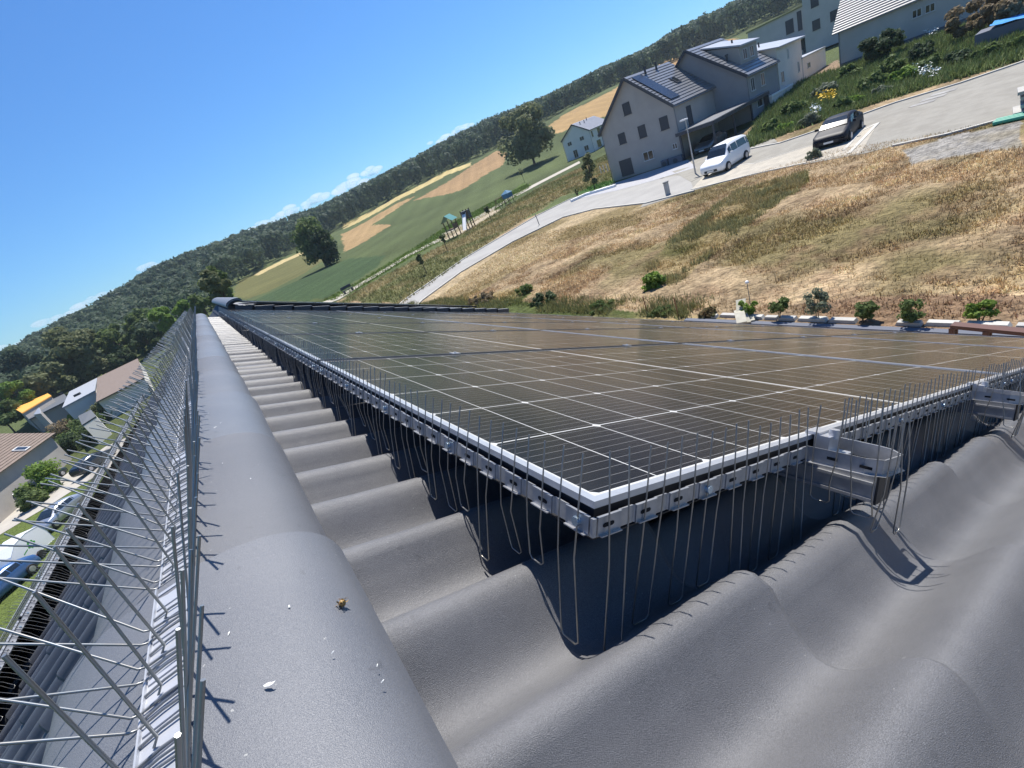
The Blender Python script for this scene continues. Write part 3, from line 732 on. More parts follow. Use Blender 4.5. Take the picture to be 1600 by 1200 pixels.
gm = mat('ground', (.5, .5, .5), .95, attr=True, col2=(.5, .5, .5), nscale=3.5, ndetail=8, contrast=(.38, .66), bump=1.0, bscale=6, bdist=.2, spec=.1)
g_ = link('ground', np_mesh('ground', np.stack([X_, Y_, Z_], 1), F_, gm, True, col=ground_color(X_, Y_))); g_['kind'] = 'structure'
# ------------------------------------------------------------------ roads, kerbs, paths
asph = mat('asphalt', (.21, .195, .165), .85, col2=(.26, .245, .21), nscale=1.2, bump=.3, bscale=60, bdist=.01)
asph2 = mat('asphalt_far', (.26, .25, .235), .85, col2=(.31, .30, .28), nscale=.5)
kerbm = mat('kerb_stone', (.5, .48, .43), .8, col2=(.42, .4, .36), nscale=2)
gravm = mat('parking_gravel', (.42, .38, .31), .9, col2=(.33, .3, .25), nscale=1.4, bump=.5, bscale=30, bdist=.02)
pathm = mat('path_gravel', (.42, .38, .31), .95, col2=(.34, .31, .26), nscale=.6)
concm = mat('concrete', (.42, .41, .39), .85, col2=(.35, .34, .32), nscale=2)
def ribbon(name, left, right, m, off=.02, kerb=None, kind='structure', sub=30):
    """left/right: lists of world (x,y) of the same length"""
    def res(pl):
        o = []
        for i in range(len(pl) - 1):
            for k in range(sub): t = k / sub; o.append((pl[i][0] * (1 - t) + pl[i + 1][0] * t, pl[i][1] * (1 - t) + pl[i + 1][1] * t))
        return o + [pl[-1]]
    a, b_ = res(left), res(right); mb = MB(); vs = []; K = 4
    for p, q in zip(a, b_):
        for k in range(K + 1):
            t = k / K; x, y = p[0] * (1 - t) + q[0] * t, p[1] * (1 - t) + q[1] * t; vs.append((x, y, zg(x, y) + off))
    fs = []
    for i in range(len(a) - 1):
        for k in range(K): fs.append((i * (K + 1) + k, i * (K + 1) + k + 1, (i + 1) * (K + 1) + k + 1, (i + 1) * (K + 1) + k))
    mb.add(vs, fs, 0, True); o = mb.build(name, m); o['kind'] = kind
    return o
def kerb(name, pl, w=.15, h=.1, m=None, sub=12):
    pts = []
    for i in range(len(pl) - 1):
        for k in range(sub): t = k / sub; pts.append(Vector((pl[i][0] * (1 - t) + pl[i + 1][0] * t, pl[i][1] * (1 - t) + pl[i + 1][1] * t)))
    pts.append(Vector(pl[-1][:2])); mb = MB(); vs = []
    for i, p in enumerate(pts):
        d = (pts[min(i + 1, len(pts) - 1)] - pts[max(i - 1, 0)]).normalized(); n = Vector((-d.y, d.x)) * w / 2; z = zg(p.x, p.y)
        vs += [(p.x + n.x, p.y + n.y, z - .1), (p.x + n.x, p.y + n.y, z + h), (p.x - n.x, p.y - n.y, z + h), (p.x - n.x, p.y - n.y, z - .1)]
    fs = []
    for i in range(len(pts) - 1):
        for k in range(3): fs.append((i * 4 + k, i * 4 + k + 1, (i + 1) * 4 + k + 1, (i + 1) * 4 + k))
    mb.add(vs, fs); o = mb.build(name, m or kerbm); o['kind'] = 'structure'; return o
xy = lambda px, py: tuple(hit(px, py)[:2])
far_edge = [(46.8, -20), (46.8, 3), xy(1600, 97), xy(1500, 131), xy(1400, 161), xy(1300, 197), xy(1220, 224), xy(1160, 236), (44.2, 27), (43.2, 32)]
near_edge = [(30.5, -20), (31.2, 0), xy(1605, 177), xy(1480, 211), xy(1395, 229), xy(1352, 240), xy(1230, 262), xy(1125, 286), xy(1090, 296), xy(1000, 325)]
ribbon('road', far_edge, near_edge, asph, .02)
# branch road running off to the left
rl = [xy(1075, 272), xy(1000, 285), xy(940, 298), xy(890, 312), xy(840, 337), xy(725, 405), xy(632, 470), (4, 28.5), (-12, 22)]
rr_ = [xy(1085, 299), xy(1010, 318), xy(930, 327), xy(880, 340), xy(800, 379), xy(720, 426), xy(660, 470), (5, 25.5), (-10, 18)]
ribbon('branch_road', rl, rr_, asph2, .024)
kerb('kerb', rl[2:]); kerb('kerb', rr_)
kerb('kerb', far_edge[:-2], .22, .1)
kerb('kerb', near_edge[:5], .16, .09)
# parking strip of pale gravel with stone border
pk = [xy(1112, 262), xy(1180, 256), xy(1250, 233), xy(1290, 222), xy(1372, 193)]
pn = [xy(1080, 297), xy(1180, 272), xy(1260, 255), xy(1300, 247), xy(1345, 240)]
ribbon('parking_strip', pk, pn, gravm, .032)
kerb('kerb', [xy(1372, 193), xy(1345, 206), xy(1318, 236)], .18, .05); kerb('kerb', pk, .12, .045); kerb('kerb', [xy(1372, 193), xy(1326, 241)], .2, .06)
kerb('kerb', pn[:3], .14, .06)
ribbon('driveway', [xy(1050, 268), xy(1100, 252), xy(1150, 222), xy(1190, 196)], [xy(1080, 285), xy(1120, 262), xy(1165, 236), xy(1215, 222)], asph, .036)
ribbon('pavement', [xy(935, 296), xy(962, 286), xy(1010, 270), xy(1075, 250)], [xy(900, 312), xy(965, 298), xy(1020, 283), xy(1088, 262)], mat('paving', (.36, .36, .38), .8, col2=(.3, .3, .32), nscale=3), .04)
ribbon('path', [xy(500, 474), xy(525, 465), xy(560, 444), xy(600, 421), xy(637, 398), xy(684, 374)], [xy(510, 476), xy(531, 468), xy(564, 447), xy(604, 423), xy(640, 400), xy(690, 376)], pathm, .05)
ribbon('path', [xy(690, 366), xy(750, 336), xy(800, 306), xy(860, 275), xy(905, 252)], [xy(692, 369), xy(752, 339), xy(803, 309), xy(862, 278), xy(907, 255)], pathm, .05)
ribbon('street', [(-50, 60), xy(-10, 808), xy(45, 776), xy(110, 736), xy(165, 698), (-1, 62)], [(-50, 50), xy(-10, 842), xy(50, 806), xy(115, 766), xy(185, 722), (3, 52)], mat('street_left', (.36, .33, .29), .9, col2=(.42, .39, .34), nscale=.7), .03)
ribbon('courtyard', [xy(60, 960), xy(110, 900), xy(170, 800), xy(220, 720)], [(-14, 10), (-8, 12), (-4, 20), (-1, 28)], mat('street_left'), .035)
wb = MB()
for i in range(3):   # worn pale marks on the road
    p = at(1440 + i * 16, 168 - i * 8); wb.bb((p.x - .5, p.y - .7, zg(p.x, p.y) + .024), (p.x + .2, p.y + .5, zg(p.x, p.y) + .028))
o = wb.build('road_patches', mat('road_patch', (.36, .35, .33), .9, col2=(.22, .21, .2), nscale=2)); o['kind'] = 'structure'
o['label'] = 'pale worn repair patches on the asphalt road'

# ================================================================== VEGETATION
def leafmat(name, c1, c2, s=1.2): return mat(name, c1, .65, col2=c2, nscale=s, ndetail=3, contrast=(.38, .62), trans=.42, spec=.2)
LM = dict(mid=leafmat('leaf_mid', (.095, .14, .045), (.16, .21, .07), .5), dark=leafmat('leaf_dark', (.05, .08, .038), (.09, .125, .055), .5), bright=leafmat('leaf_bright', (.20, .29, .055), (.13, .22, .045), .8),
          olive=leafmat('leaf_olive', (.14, .16, .075), (.20, .215, .105), .7), grey=leafmat('leaf_grey', (.15, .18, .12), (.21, .23, .165), .9), brown=leafmat('leaf_brown', (.19, .15, .085), (.28, .22, .14), 1.2), forest=leafmat('leaf_forest', (.055, .088, .055), (.10, .135, .075), .12), reddish=leafmat('leaf_red', (.2, .14, .075), (.13, .14, .06), 1.5))
bark = mat('bark', (.12, .09, .06), .9, col2=(.07, .05, .035), nscale=6)
def leaves(rng, centers, n, sx, size, up=.25, flat=None):
    """n leaf quads scattered in clumps -> verts, faces"""
    ci = rng.integers(0, len(centers), n); d = rng.normal(0, 1, (n, 3)); d /= np.linalg.norm(d, axis=1)[:, None]
    r = rng.random(n) ** .33
    P = centers[ci][:, :3] + d * (r * centers[ci][:, 3])[:, None] * np.array([1, 1, .85])
    nrm = d + rng.normal(0, .55, (n, 3)) + np.array([0, 0, up]); nrm /= np.linalg.norm(nrm, axis=1)[:, None]
    t = np.cross(nrm, rng.normal(0, 1, (n, 3))); t /= np.linalg.norm(t, axis=1)[:, None]; b_ = np.cross(nrm, t)
    s = (size * rng.uniform(.6, 1.35, n))[:, None]
    V = np.stack([P - t * s * .5, P + b_ * s * .36, P + t * s * .5, P - b_ * s * .36], 1).reshape(-1, 3)
    F = np.arange(n * 4).reshape(n, 4)
    return V, F
def crown_clumps(rng, rx, rz, n, cz, cr, shape='round'):
    out = []
    while len(out) < n:
        p = rng.uniform(-1, 1, 3); l = np.linalg.norm(p)
        if l > 1 or l < .35: continue
        k = 1.0
        if shape == 'cone': k = max(.12, (1 - p[2]) / 2) * 1.25
        if shape == 'low': p[2] = abs(p[2])
        out.append((p[0] * rx * k * (1 - cr * .5), p[1] * rx * k * (1 - cr * .5), cz + p[2] * rz * (1 - cr * .4), cr * min(rx, rz) * rng.uniform(.75, 1.3) * (k if shape == 'cone' else 1)))
    return np.array(out)
def tree(name, loc, h, rx, label, cat='tree', leaf='mid', group=None, nl=2600, ls=None, trunk_h=.28, shape='round', clumps=26, seed=0, cr=.33, rz=None, stems=1, tr=None):
    rng = np.random.default_rng(seed + 100); rnd = random.Random(seed)
    t = empty(name, label, cat, loc, group=group)
    rz = rz or h * (1 - trunk_h) / 2; cz = h - rz
    if shape == 'low': rz = h * .82; cz = h * .12
    cl = crown_clumps(rng, rx, rz, clumps, cz, cr, shape)
    V, F = leaves(rng, cl, nl, rx, ls or rx * .12)
    link('crown', np_mesh('crown', V, F, LM[leaf], False), t)
    m = MB(); tr = tr or max(.02, h * .022)
    for s in range(stems):
        ox, oy = (rnd.gauss(0, rx * .15), rnd.gauss(0, rx * .15)) if stems > 1 else (0, 0)
        pts = [(ox * .3, oy * .3, -.2), (ox * .6 + rnd.gauss(0, tr), oy * .6, h * trunk_h * .6), (ox, oy, cz * .8), (ox * 1.3, oy * 1.3, cz + rz * .5)]
        m.tube(pts, [tr * 1.25, tr, tr * .7, tr * .2], 7)
    for c_ in cl[:min(12, len(cl))]:
        b0 = cz * rnd.uniform(.45, .9); m.tube([(0, 0, b0), (c_[0] * .5, c_[1] * .5, (b0 + c_[2]) / 2 + .05 * h * rnd.random()), tuple(c_[:3])], [tr * .5, tr * .32, tr * .1], 5)
    m.build('trunk', bark, t)
    return t
def tree_px(name, cx, cy, base, rpx, hpx, label, D=None, **kw):
    """crown centre pixel, base pixel on the ground, half width and full height in pixels"""
    B = hit(*base) if D is None else None
    if B is None:
        r = ray(*base); B = Vector(r * (D / math.hypot(r[0], r[1]))); B.z = zg(B.x, B.y)
    dep = float(RC[2] @ np.array(B)); s = dep / FPX
    d = np.linalg.norm(np.array(B)); k = d / dep     # off-axis stretch
    h = hpx * s
    if D is not None and cx:
        tp = ray(cx - .3 * hpx * .5, cy - .95 * hpx * .5); zt_ = tp[2] / math.hypot(tp[0], tp[1]) * D; hh = zt_ - B.z
        if hh > 1:
            kw['rz'] = hh * .47 if hh < 1.7 * h else h * .62
            h = hh
    return tree(name, B, h, rpx * s / (k ** .3), label, **kw)
# ---- forest
rng = np.random.default_rng(11)
azb = np.array([-60, -20, -12, -6, 0, 4, 8.5, 12, 17, 24, 30, 35, 43, 49, 56, 62, 68, 100.]); Db = np.array([168, 168, 165, 160, 140, 262, 300, 328, 335, 335, 330, 330, 335, 345, 350, 350, 350, 350.])
FP = []
for _ in range(7800):
    a = rng.uniform(-32, 86); d0 = np.interp(a, azb, Db); w_ = 260 if a > 3 else 420
    d = d0 + rng.random() ** 1.0 * w_
    if rng.random() > (d / (d0 + w_)): continue
    FP.append((a, d))
VV = []; FF = []; base_ = 0
core_v = []; core_f = []; cb = 0
for (a, d) in FP:
    x, y = sin(radians(a)) * d, cos(radians(a)) * d; z = zg(x, y)
    con = rng.random() < (.28 if 10 < a < 45 else .16); h = rng.uniform(11, 17) * (1.1 if con else 1); rx = rng.uniform(3.0, 4.8) * (.55 if con else 1)
    prof = np.interp(a, [-20, -14.7, -10.7, -5.2, -1.3, 2.3, 8.7, 15.6, 23.4, 31.5, 36.9, 42.7, 49, 53.5, 56.6, 62, 70], [2.1, 2.14, 2.67, 3.45, 4.1, 4.15, 4.0, 3.6, 4.06, 4.75, 4.97, 4.63, 4.8, 4.63, 5.07, 4.96, 4.9]) + rng.normal(0, .07)
    h = min(h, d * tan(radians(prof)) - z)
    if a < 3: h = min(h, d * tan(radians(np.interp(d, [100, 260, 420], [-.6, min(1.6, prof * .5), prof]))) - z)
    if h < 4: continue
    n = int(np.clip(210 * (330 / d) ** 1.3, 80, 620)); szk = float(np.clip((d / 330) ** .7, .42, 1.2)) * .8
    if con:
        u = rng.random(n) ** .6; ang = rng.uniform(0, 2 * pi, n); rad = rx * (u) * rng.uniform(.7, 1.05, n); zz = h * (1 - u * .9)
        P = np.stack([x + rad * np.cos(ang), y + rad * np.sin(ang), z + zz], 1); nrm = np.stack([np.cos(ang), np.sin(ang), np.full(n, .5)], 1) + rng.normal(0, .4, (n, 3)); sz = rng.uniform(.9, 1.7, n)
    else:
        k = rng.integers(4, 7); cs = rng.normal(0, 1, (k, 3)); cs /= np.linalg.norm(cs, axis=1)[:, None]; cs = cs * rx * .5; cs[:, 2] = np.abs(cs[:, 2]) * 1.2
        ci = rng.integers(0, k, n); dd = rng.normal(0, 1, (n, 3)); dd /= np.linalg.norm(dd, axis=1)[:, None]; dd[:, 2] = dd[:, 2] * .8 + .15
        P = np.array([x, y, z + h - rx * 1.25]) + cs[ci] + dd * rx * .62 * rng.uniform(.85, 1.08, n)[:, None]; nrm = dd + rng.normal(0, .22, (n, 3)); sz = rng.uniform(.9, 2.0, n)
        lo = rng.random(n) < .2; P[lo, 2] -= rng.uniform(0, h * .55, lo.sum())
    nrm /= np.linalg.norm(nrm, axis=1)[:, None]; t = np.cross(nrm, rng.normal(0, 1, (n, 3))); t /= np.linalg.norm(t, axis=1)[:, None]; b_ = np.cross(nrm, t); s = sz[:, None] * .5 * szk
    VV.append(np.stack([P - t * s - b_ * s * .7, P + t * s - b_ * s * .7, P + t * s * .8 + b_ * s * .7, P - t * s * .8 + b_ * s * .7], 1).reshape(-1, 3)); FF.append(np.arange(n * 4).reshape(n, 4) + base_); base_ += n * 4
fo = link('forest', np_mesh('forest', np.concatenate(VV), np.concatenate(FF), LM['forest'], False)); tag(fo, 'dark mixed forest covering the long hillside along the skyline', 'forest', kind='stuff')
# ================================================================== BUILDINGS
zdir = np.array([0, 0, 1.])
def BM(o, u): # local x = u (along the front), y = depth, z up
    u = np.array([u[0], u[1], 0]); u = u / np.linalg.norm(u); v = np.array([-u[1], u[0], 0]); return MX(u, v, zdir, o)
wall_g = mat('render_grey', (.385, .355, .325), .9, col2=(.345, .32, .295), nscale=.8, bump=.1, bscale=30)
wall_w = mat('render_white', (.72, .68, .62), .9, col2=(.66, .62, .57), nscale=.6)
wall_l = mat('render_pale', (.46, .445, .425), .9, col2=(.41, .40, .38), nscale=.5)
rooft = mat('roof_tile_grey', (.15, .155, .17), .38, col2=(.19, .195, .21), nscale=1.5, spec=.7)
rooflight = mat('roof_sheet', (.42, .43, .45), .4, col2=(.36, .37, .4), nscale=1)
roofbrown = mat('roof_tile_brown', (.15, .11, .085), .75, col2=(.2, .15, .12), nscale=2.5)
glassw = mat('window_glass', (.02, .025, .03), .08, spec=.8); shut = mat('shutter_dark', (.05, .052, .062), .6); framew = mat('window_frame', (.55, .55, .55), .5); framed = mat('window_frame_dark', (.05, .05, .06), .5)
plinth = mat('plinth', (.12, .13, .16), .9)
def window(par, face, a, z, w, h, kind='shut', D=None, label=None):
    """face: 'front' (y=0), 'right' (x=W), 'left' (x=0); a = position along the wall"""
    m = MB(); f = .06; fr = .05
    for (x0, x1, z0, z1) in ((0, w, 0, fr), (0, w, h - fr, h), (0, fr, fr, h - fr), (w - fr, w, fr, h - fr)): m.bb((x0, -f, z0), (x1, .02, z1))
    if kind == 'double': m.bb((w / 2 - .03, -f * .8, fr), (w / 2 + .03, .02, h - fr))
    m.bb((-.06, -f - .05, -.04), (w + .06, .0, -.002))
    o = m.build('window', framew if kind in ('double', 'glass') else framed, par)
    if label: o['label'] = label
    p = MB(); p.bb((fr, -.018, fr), (w - fr, -.004, h - fr)); pane = p.build('pane', glassw if kind in ('double', 'glass') else shut, o)
    if kind == 'shut':
        s = MB(); n = int(h / .12)
        for i in range(n): s.bb((fr, -.034, fr + i * (h - 2 * fr) / n), (w - fr, -.019, fr + (i + .72) * (h - 2 * fr) / n))
        s.build('shutter', shut, o)
    if face == 'front': o.location = (a, 0, z)
    elif face == 'right': o.location = (D, a, z); o.rotation_euler = (0, 0, pi / 2)
    elif face == 'left': o.location = (D, a + w, z); o.rotation_euler = (0, 0, -pi / 2)
    return o
def gable_house(name, label, O, u, Wd, Dp, ze, za, wm, rm, over=.35, ax=None, courses=14, chim=(), group=None, roofthick=.14, stack='pipe'):
    r = empty(name, label, 'house', group=group, M=BM(O, u)); ax = Wd / 2 if ax is None else ax
    m = MB(); P = [(0, -.8), (Wd, -.8), (Wd, ze), (ax, za), (0, ze)]
    m.add([(x, 0, z) for x, z in P] + [(x, Dp, z) for x, z in P], [(0, 1, 2, 3, 4), (9, 8, 7, 6, 5), (0, 5, 6, 1), (1, 6, 7, 2), (0, 4, 9, 5), (4, 3, 8, 9), (3, 2, 7, 8)]); m.build('wall', wm, r)
    for sgn, x0, z0, x1, z1 in ((1, ax, za, Wd, ze), (-1, ax, za, 0, ze)):
        m = MB(); L_ = math.hypot(x1 - x0, z1 - z0); dx, dz = (x1 - x0) / L_, (z1 - z0) / L_; nx, nz = -dz * sgn, dx * sgn
        if nz < 0: nx, nz = -nx, -nz
        LL = L_ + over; n = courses
        for i in range(n):   # stepped courses
            a, b_ = LL * i / n, LL * (i + 1) / n
            q = []
            for s_, h_ in ((a, .045), (b_, .105), (b_, .0), (a, 0)): q.append((x0 + dx * s_ + nx * (h_ + .02), z0 + dz * s_ + nz * (h_ + .02)))
            m.add([(x, -over, z) for x, z in q] + [(x, Dp + over * .4, z) for x, z in q], [(0, 1, 2, 3), (7, 6, 5, 4), (0, 4, 5, 1), (1, 5, 6, 2), (2, 6, 7, 3), (3, 7, 4, 0)])
        m.build('roof', rm, r)
        m = MB(); q = [(x0 + nx * .13, z0 + nz * .13), (x0 + dx * LL + nx * .14, z0 + dz * LL + nz * .14), (x0 + dx * LL - nx * .14, z0 + dz * LL - nz * .14), (x0 - nx * .14, z0 - nz * .14)]
        m.add([(x, -over - .05, z) for x, z in q] + [(x, -over + .02, z) for x, z in q], [(0, 1, 2, 3), (7, 6, 5, 4), (0, 4, 5, 1), (1, 5, 6, 2), (2, 6, 7, 3), (3, 7, 4, 0)]); m.build('bargeboard', shut, r)
        m = MB(); e = (x0 + dx * (LL + .05), z0 + dz * (LL + .05)); m.tube([(e[0], -over, e[1] - .02), (e[0], Dp + over * .4, e[1] - .02)], .075, 8); m.build('gutter', rooft, r)
        m = MB(); m.tube([(x1 + (.08 * sgn), -.0, z1 - .15), (x1 + .08 * sgn, -.0, -.5)], .045, 6); m.build('downpipe', rooft, r)
    for (s_, y, side) in chim:
        x1, z1 = (Wd, ze) if side > 0 else (0, ze); x = ax + (x1 - ax) * s_; z = za + (z1 - za) * s_
        m = MB(); m.tube([(x, y, z), (x, y, z + .65)], .11, 8); m.tube([(x, y, z + .62), (x, y, z + .78)], .17, 8); m.build('vent_pipe', shut, r)
    return r
BL = np.array([44.3, 40.8, -6.4]); UU = np.array([.1043, -.9945]); VV_ = np.array([.9945, .1043])
h1 = gable_house('gabled_house', 'grey rendered gabled house with dark shutters beside the road, panel field on its roof', BL, UU, 8.9, 8.6, 5.5, 9.45, wall_g, rooft, chim=((.12, 3.0, 1), (.1, 5.4, 1)), courses=15)
for (a, z, w, h, k, lb) in ((3.4, 6.15, .9, 1.15, 'shut', 'small attic window with closed shutter'), (2.0, 3.6, .88, 1.1, 'shut', None), (4.6, 3.5, .88, 1.2, 'shut', None), (7.2, 3.5, .92, 1.2, 'shut', None), (4.5, 1.15, 1.25, .9, 'double', 'white framed window without shutter'), (1.3, .3, 1.6, 1.7, 'shut', 'wide terrace door with closed shutter'), (8.05, 1.4, .55, .55, 'double', 'tiny square window')):
    window(h1, 'front', a, z, w, h, k, label=lb)
window(h1, 'right', 2.4, 2.7, .9, 2.0, 'shut', D=8.9, label='tall narrow side window')
m = MB()   # collector field on the roof slope facing right
Lr = math.hypot(4.45, 3.95); dx, dz = 4.45 / Lr, -3.95 / Lr; nx, nz = -dz, dx
for k in range(1):
    q = [(4.45 + dx * s_ + nx * h_, 9.45 + dz * s_ + nz * h_) for s_, h_ in ((.55, .2), (5.5, .2), (5.5, .14), (.55, .14))]
    m.add([(x, .35, z) for x, z in q] + [(x, 2.1, z) for x, z in q], [(0, 1, 2, 3), (7, 6, 5, 4), (0, 4, 5, 1), (1, 5, 6, 2), (2, 6, 7, 3), (3, 7, 4, 0)])
m.build('collector_panel', mat('collector_dark', (.035, .04, .055), .25), h1)
m = MB(); q = [(4.45 + dx * s_ + nx * h_, 9.45 + dz * s_ + nz * h_) for s_, h_ in ((2.6, .2), (3.7, .2), (3.7, .1), (2.6, .1))]
m.add([(x, 4.6, z) for x, z in q] + [(x, 5.5, z) for x, z in q], [(0, 1, 2, 3), (7, 6, 5, 4), (0, 4, 5, 1), (1, 5, 6, 2), (2, 6, 7, 3), (3, 7, 4, 0)]); sk = m.build('roof_window', framed, h1)
m = MB(); q = [(4.45 + dx * s_ + nx * .205, 9.45 + dz * s_ + nz * .205) for s_ in (2.7, 3.6)]; m.add([(q[0][0], 4.7, q[0][1]), (q[1][0], 4.7, q[1][1]), (q[1][0], 5.4, q[1][1]), (q[0][0], 5.4, q[0][1])], [(0, 1, 2, 3)]); m.build('pane', glassw, sk)
# heat pump boxes by the wall
for i, (a, w) in enumerate(((6.8, .75), (7.7, 1.5))):
    e = empty('heat_pump', ['narrow dark utility box against the grey gable wall', 'wide outdoor heat pump unit against the grey gable wall'][i], 'heat pump', M=BM(BL + np.array([*UU, 0]) * a - np.array([*VV_, 0]) * .75, UU))
    m = MB(); m.bb((0, 0, 0), (w, .45, .75)); m.build('casing', plinth, e)
    m = MB(); m.tube([(w / 2, -.005, .38), (w / 2, -.03, .38)], .26, 14); m.build('fan_grille', shut, e)
# second house, offset behind
O2 = BL + np.array([*UU, 0]) * 1.2 + np.array([*VV_, 0]) * 8.62; O2[2] = -5.2
h2 = gable_house('gabled_house', 'taller bluish grey house with dormer joined behind the shuttered gable house', O2, UU, 11.2, 8.0, 4.1, 8.5, mat('render_bluegrey', (.31, .30, .30), .9, col2=(.28, .27, .27), nscale=.6), rooft, chim=((.62, 1.2, 1),), courses=15)
for (a, w) in ((.8, .95), (3.4, 1.0)): window(h2, 'right', a, 2.3, w, 1.25, 'double', D=11.2)
window(h2, 'right', 1.8, .5, 1.4, .8, 'glass', D=11.2, label='low wide side window')
m = MB()  # shed dormer on the right hand slope
sl_ = (8.5 - 4.1) / 5.6; x0, x1 = 6.5, 10.1; z0 = 8.5 - (x0 - 5.6) * sl_; zf = 8.5 - (x1 - 5.6) * sl_
m.add([(x0, 1.9, z0), (x1, 1.9, zf), (x1, 1.9, zf + 1.75), (x0, 6.3, z0), (x1, 6.3, zf), (x1, 6.3, zf + 1.75)], [(0, 1, 2), (5, 4, 3), (1, 4, 5, 2), (0, 2, 5, 3)]); do = m.build('dormer', wall_g, h2)
m = MB(); m.add([(x0 - .3, 1.65, z0 + .25), (x1 + .3, 1.65, zf + 1.72), (x1 + .3, 6.55, zf + 1.72), (x0 - .3, 6.55, z0 + .25), (x0 - .3, 1.65, z0 + .38), (x1 + .3, 1.65, zf + 1.88), (x1 + .3, 6.55, zf + 1.88), (x0 - .3, 6.55, z0 + .38)], [(3, 2, 1, 0), (4, 5, 6, 7), (0, 1, 5, 4), (1, 2, 6, 5), (2, 3, 7, 6), (3, 0, 4, 7)]); m.build('dormer_roof', rooflight, do)
for y in (2.6, 4.3):
    w_ = window(do, 'right', y, zf + .45, 1.0, 1.0, 'double', D=x1)
m = MB(); m.tube([(8.6, 4, zf + 2.2), (8.6, 4, zf + 2.75)], .1, 8); m.build('vent_pipe', shut, do)
# carport
cp = empty('carport', 'dark open timber carport with flat roof beside the grey gabled house', 'carport', M=BM(BL + np.array([*UU, 0]) * 8.98 + np.array([*VV_, 0]) * (-.7), UU))
m = MB(); m.bb((0, 0, 2.72), (3.9, 13.2, 2.86)); m.build('roof', rooft, cp)
m = MB()
for (a, b_) in (((0, -.04, 2.5), (3.9, .06, 2.8)), ((3.84, 0, 2.5), (3.96, 13.2, 2.8))): m.bb(a, b_)
m.build('fascia', shut, cp)
for (x, y) in ((3.7, .3), (3.7, 4.6), (3.7, 8.9), (3.7, 13.0), (.3, .3)): m = MB(); m.box((x, y, 1.0), (.16, .16, 3.4)); m.build('post', shut, cp)
m = MB(); m.bb((.1, 12.9, -.4), (3.9, 13.1, 2.6)); m.build('back_wall', shut, cp)
# white annex with terracotta top, white house, garage
an = empty('garden_annex', 'low white annex with terracotta topped parapet behind the carport', 'annex', M=BM(BL + np.array([*UU, 0]) * 9.2 + np.array([*VV_, 0]) * 12.6, UU))
m = MB(); m.bb((0, 0, -.5), (3.9, 6.2, 2.15)); m.build('wall', wall_w, an)
m = MB(); m.bb((.2, .2, 2.15), (3.7, 6.0, 2.2)); m.build('terrace_floor', mat('terracotta', (.42, .2, .12), .8, col2=(.5, .27, .17), nscale=3), an)
m = MB(); m.bb((3.7, -.03, 2.15), (3.95, 6.25, 2.32)); m.bb((0, -.03, 2.15), (3.7, .2, 2.32)); m.bb((0, 6.0, 2.15), (3.7, 6.25, 2.32)); m.build('coping', whitep, an)
O3 = BL + np.array([*UU, 0]) * 4.8 + np.array([*VV_, 0]) * 17.0; O3[2] = -4.6
h3 = empty('white_house', 'white house with single pitch grey sheet roof behind the dormer house', 'house', M=BM(O3, UU))
m = MB(); m.add([(0, 0, -1), (7.6, 0, -1), (7.6, 0, 4.6), (0, 0, 6.3), (0, 7.5, -1), (7.6, 7.5, -1), (7.6, 7.5, 4.6), (0, 7.5, 6.3)], [(0, 1, 2, 3), (7, 6, 5, 4), (1, 5, 6, 2), (4, 0, 3, 7), (3, 2, 6, 7)]); m.build('wall', wall_w, h3)
m = MB(); m.add([(-.3, -.3, 6.39), (8.0, -.3, 4.53), (8.0, 7.9, 4.53), (-.3, 7.9, 6.39), (-.3, -.3, 6.52), (8.0, -.3, 4.66), (8.0, 7.9, 4.66), (-.3, 7.9, 6.52)], [(3, 2, 1, 0), (4, 5, 6, 7), (0, 1, 5, 4), (1, 2, 6, 5), (2, 3, 7, 6), (3, 0, 4, 7)]); m.build('roof', rooflight, h3)
for (a, z, w, h) in ((.5, 1.0, .9, 1.15), (3.0, 3.1, .35, 1.0), (5.8, 1.2, .5, 1.1)): window(h3, 'right', a, z, w, h, 'double', D=7.6)
m = MB(); m.tube([(4.5, 3.6, 5.3), (4.5, 3.6, 5.95)], .1, 8); m.build('vent_pipe', shut, h3)
O4 = BL + np.array([*UU, 0]) * 8.6 + np.array([*VV_, 0]) * 24.2; O4[2] = -4.6
g4 = empty('garage', 'low white flat roofed garage at the end of the white house', 'garage', M=BM(O4, UU))
m = MB(); m.bb((0, 0, -.6), (3.9, 8.2, 2.4)); m.build('wall', wall_w, g4)
m = MB(); m.bb((-.1, -.1, 2.4), (4.0, 8.3, 2.55)); m.build('roof', rooflight, g4)
window(g4, 'right', 1.4, 1.1, 1.0, .6, 'double', D=3.9)
